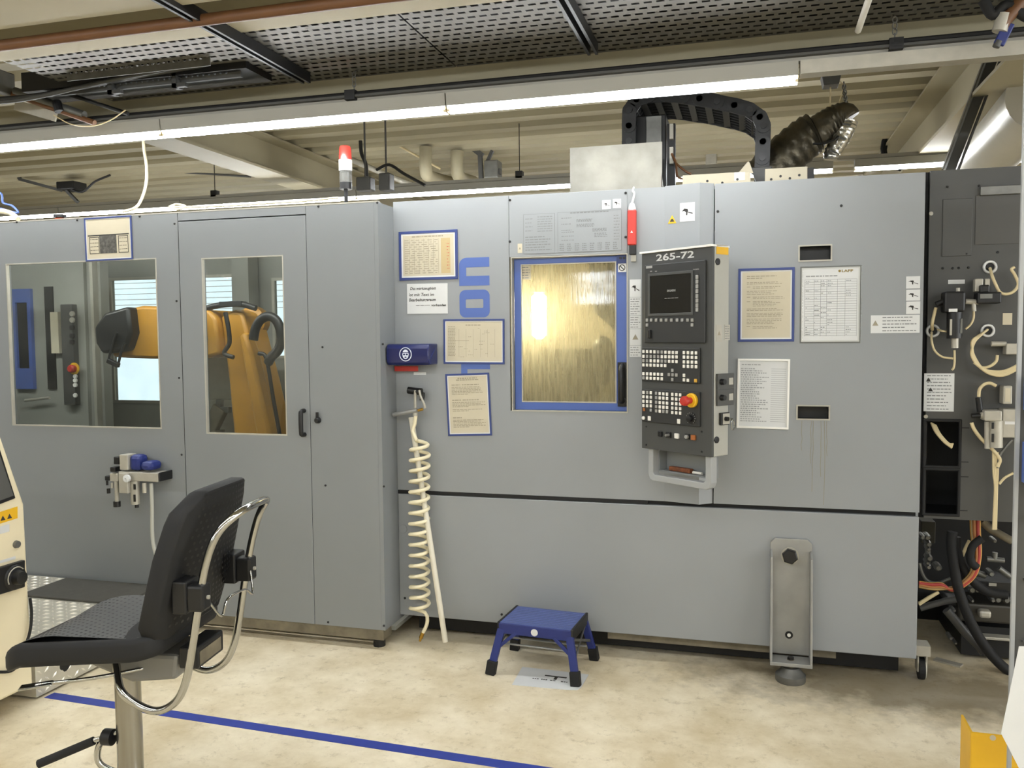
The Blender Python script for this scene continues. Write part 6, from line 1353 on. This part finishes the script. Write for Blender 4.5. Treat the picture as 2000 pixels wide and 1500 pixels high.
cab(C4([(200,1170),(185,1230),(170,1300),(170,1350,.01)]), .009, 'short cream hose from regulator to the lower left grommet')
cab(C4([(165,1370,.01),(165,1440),(190,1520),(250,1570),(340,1585)]), .006, 'cream cable sweeping below the lower left grommet')
cab(C4([(215,1350,.01),(250,1360),(290,1365)]), .006, 'short cream stub between grommet and regulator bowl')
cab(C4([(508,1200),(505,1260),(480,1310),(440,1345)]), .006, 'thin cream line dropping from the valve tee')
for k in range(4): cab(C4([(620-k*8,1350+k*6,.012),(570-k*9,1390+k*4,.05),(520-k*8,1440,.055),(495,1500,.055),(490+k*6,1560,.05),(540+k*9,1640+k*5,.05),(640,1710-k*8,.05),(760,1720-k*12,.05),(900,1650-k*10,.05)]), .007, 'cream cable %s of the loop below the right grommet' % ('outermost','second','third','innermost')[k])
cab(C5([(700,140),(690,190),(640,230),(570,240),(510,200)]), .008, 'cream cable loop under the upper junction box')
cab(C5([(350,100),(352,180),(345,240),(330,262)]), .006, 'cream line dropping to the warning sheet')
cab(C5([(548,480),(555,420),(590,380),(640,368),(690,390)]), .009, 'thick cream hose arch above the filter bowls')
cab(C5([(490,690),(510,740),(560,810),(620,870),(680,930),(720,990),(700,1050)]), .010, 'tan hose slanting under the filter bowls')
cab(C5([(820,830),(760,900),(720,960),(705,1060)]), .007, 'grey line slanting to the vertical cable bundle', M_GALV)
cab(C5([(830,1100),(760,1140),(715,1190)]), .007, 'cream line joining the vertical bundle from the right')
for k in range(4): cab(C5([(665+k*13,930),(668+k*12,1100),(680+k*6,1215),(672+k*7,1400),(665+k*8,1560)]), .0055, 'cream cable of the vertical bundle at the cabinet edge, %s strand' % ('first','second','third','fourth')[k], v=.045)
for k in range(5): cab(C5([(160+k*9,690+k*5,-.03),(200+k*9,770+k*4,-.01),(270+k*8,850+k*2,.005),(330+k*3,895-k*8,.005)]), .006, 'cream cable coming out of the upper black opening, strand %s' % ('one','two','three','four','five')[k])

# ------------------------------------------------------------------ hydraulics below the cabinet
HY = thing('hydraulic_unit', 'dark hydraulic power unit with fittings under the cabinet', 'hydraulic unit', (1.0,.55,0))
c6 = lambda x, y: (1780+x/4.686, 1000+y/4.686); FH = Fr((0,.35,0))
def hb(x0,y0,x1,y1,v0,v1,name,mt,bev=.004,par=None):
    r = FH.rect(*c6(x0,y0), *c6(x1,y1), v1); return MB(FH).box(r[0],r[1],v0,v1,r[2],r[3]).build(name, mt, par or HY, bevel=bev)
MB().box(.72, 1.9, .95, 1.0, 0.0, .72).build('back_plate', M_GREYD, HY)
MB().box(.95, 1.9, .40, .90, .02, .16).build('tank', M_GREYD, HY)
hb(430,830,1000,1040,-.2,0,'pump_block',mat('oily_grey',(58,55,48),.5,.2),.01); hb(520,620,1000,760,-.25,-.05,'valve_row',M_BLACK); hb(650,1140,1000,1195,-.1,.0,'pale_bar',M_FIT); hb(625,905,735,980,0,.05,'fitting_block',M_FIT,.01); hb(90,85,220,290,-.35,-.25,'olive_plate',mat('olive_dark',(40,37,20),.6)); hb(710,650,780,680,-.05,-.045,'plate',M_FIT,0); hb(330,780,430,860,-.15,-.05,'bracket',M_DARK)
for x, y, r_ in ((95,222,.018),(140,225,.022),(152,285,.020),(150,330,.015),(158,415,.022),(140,455,.014),(150,492,.018),(238,500,.024),(545,700,.024),(590,705,.016),(548,800,.012),(380,890,.012),(720,555,.02),(735,795,.016),(780,790,.022),(860,795,.022),(750,255,.014),(350,1140,.014),(395,1185,.010)):
    c = FH.uw(*c6(x,y),.0); r_ *= .7; MB(FH).lathe([(r_*.8,-.05),(r_,-.04),(r_,.02),(r_*.6,.03)],(c[0],0,c[1]),(0,1,0),8).build('fitting', M_GALV, HY, smooth=30)
for x0,y0,x1,y1,r_ in ((690,430,850,445,.012),(765,370,760,440,.012),(800,515,900,590,.014),(150,330,150,500,.012),(560,540,680,585,.014)):
    a, b = FH.uw(*c6(x0,y0),-.02), FH.uw(*c6(x1,y1),-.02); MB(FH).cyl((a[0],-.02,a[1]),(b[0],-.02,b[1]),r_).build('pipe', M_GALV, HY, smooth=50)
def hose(pp, r, lab, mt, v=.05, grp='hoses under the cabinet'):
    pts = [FH.t((*(lambda q: (q[0], v, q[1]))(FH.uw(*c6(x,y),v)),)) for x, y in pp]; return one('hydraulic_hose', lab, 'hose', MB().tube(crom(pts,6), r, 8), mt, grp, smooth=60)
hose([(375,180),(365,280),(380,420),(400,560),(430,700),(490,880),(570,1060),(680,1240),(800,1380),(920,1480)], .022, 'thick black hose falling from the cabinet to the floor at right', M_RUB, .10)
hose([(410,230),(425,380),(480,520),(570,640),(700,730),(880,760)], .020, 'black hose curving right below the cable bundle', M_RUB, .06)
hose([(320,895),(400,990),(500,1110),(600,1210),(660,1280)], .020, 'dark flat hose slanting low over the floor', M_DARK, .04)
hose([(650,240),(570,300),(540,380),(550,460),(600,510)], .018, 'black hose bowed around the coloured cables', M_RUB, .12)
hose([(650,80),(720,150),(820,210),(920,265)], .018, 'brownish grey hose under the cabinet edge', M_TAN, .06)
hose([(80,880),(220,840),(340,810),(460,790)], .016, 'dark hose running left behind the machine skirt', M_DARK, .02)
hose([(75,470),(100,560),(150,630),(240,650),(360,610)], .008, 'thin grey hose loop next to the skirt end', M_GALV, .03)
cols = [mat('cable_ochre',(206,160,80),.5), M_CABLE, mat('cable_orange',(168,112,62),.5), mat('cable_brown',(120,84,52),.5), M_CABLE, mat('cable_red',(170,62,56),.5), mat('cable_ochre',(206,160,80))]
for k in range(7):
    hose([(548+k*12,60),(555+k*11,200),(575+k*9,330),(575+k*8,440),(545+k*8,560),(470+k*7,640+k*2),(380,690+k*5),(280,702-k*7),(180,700-k*7),(70,680-k*6)], .0075, ('ochre','pale','orange','brown','cream','red','gold')[k]+' cable of the bundle dropping from the cabinet', cols[k], .08+.006*(k%3), 'coloured cable bundle')
for k in range(2): hose([(250,730+k*6),(160,780+k*10),(70,835+k*12)], .007, ('upper','lower')[k]+' pale cable branching left behind the skirt', M_CABLE, .07, 'coloured cable bundle')
for k in range(2): hose([(530,260+k*10),(490,340+k*6),(455,430+k*6)], .007, ('upper','lower')[k]+' pale cable beside the black upright hose', M_CABLE, .05, 'coloured cable bundle')
a = at(*c6(215,1345), Z=.004); b2 = at(*c6(460,1410), Z=.004); d = (b2-a).normalized(); s = V3((-d.y,d.x,0))*.02
one('floor_scrap', 'pale strip of scrap lying on the floor below the hydraulics', 'scrap', MB().prism([((a-s).x,(a-s).y),((b2-s).x,(b2-s).y),((b2+s).x,(b2+s).y),((a+s).x,(a+s).y)], 'z', .0005, .008), M_FIT)

# ------------------------------------------------------------------ rack at the right edge
RYK = -1.2; FRk = Fr((0,RYK,0)); ru = FRk.uw(1985,800)[0]
RK = thing('storage_rack', 'grey steel rack post at the right picture edge with dark louvred panel', 'rack', (ru+.2,RYK,0))
MB().box(ru, ru+.011, RYK, RYK+.012, 0, 2.6).build('post', M_GRIP, RK, bevel=.001); MB().box(ru+.40, ru+.412, RYK, RYK+.012, 0, 2.6).build('post', M_GRIP, RK)
MB().box(ru+.012, ru+.40, RYK+.006, RYK+.012, .3, 2.3).build('louvred_panel', M_DARK, RK)
for k in range(10): MB().box(ru+.03, ru+.39, RYK-.004, RYK+.006, .45+k*.18, .455+k*.18).build('louvre', M_DARK, RK)
for lab, y0, y1 in (('blue storage bin on the rack at the right edge, upper one',735,800),('blue storage bin on the rack at the right edge, lower one',862,940)):
    z1 = FRk.uw(1995,y0)[1]; z0 = FRk.uw(1995,y1)[1]
    t = thing('storage_bin', lab, 'storage bin', (ru+.1,RYK+.1,z0), 'blue bins on the rack')
    P_ = [(RYK-.14,z0+.012),(RYK-.15,(z0+z1)/2),(RYK-.10,z1-.01),(RYK-.005,z1),(RYK-.005,z0),(RYK-.12,z0)]
    MB().prism(P_, 'x', ru+.016, ru+.020).build('side', M_BLUE, t); MB().prism(P_, 'x', ru+.20, ru+.204).build('side', M_BLUE, t); MB().box(ru+.02, ru+.2, RYK-.12, RYK-.005, z0, z0+.006).build('bottom', M_BLUE, t); MB().prism([(RYK-.14,z0+.012),(RYK-.15,(z0+z1)/2),(RYK-.144,(z0+z1)/2),(RYK-.115,z0+.004)], 'x', ru+.02, ru+.2).build('front', M_BFR, t)
FPp = Fr((0,-1.32,0)); pp = [FPp.uw(*q) for q in ((1990,1262),(1955,1432),(1990,1500),(2060,1530),(2060,1262))]
one('hanging_sheet', 'white paper sheet hanging at the lower right edge on the rack', 'sheet', MB(FPp).prism(pp, 'y', 0, .0015), M_PWHT)
GY = -.98; FGd = Fr((0,GY,0)); g0 = FGd.uw(1897,1430); g1 = FGd.uw(1962,1440)
t = thing('corner_guard', 'yellow steel corner guard bolted to the floor at lower right', 'guard post', (g0[0]+.07,GY,0)); zt2 = g0[1]
MB(FGd).box(g0[0], g0[0]+.16, -.008, 0, 0, zt2).build('front_plate', M_YEL, t, bevel=.003); MB(FGd).box(g0[0], g0[0]+.008, -.14, -.008, 0, zt2-.003).build('side_plate', M_YEL, t, bevel=.003); MB(FGd).box(g0[0]-.02, g0[0]+.18, -.16, .03, 0, .008).build('foot_plate', M_YEL, t)
c = FGd.uw(1939,1441); MB(FGd).lathe([(.009,0),(.009,.001)],(c[0],.0,c[1]),(0,1,0),14).build('hole', M_PAPER, t)
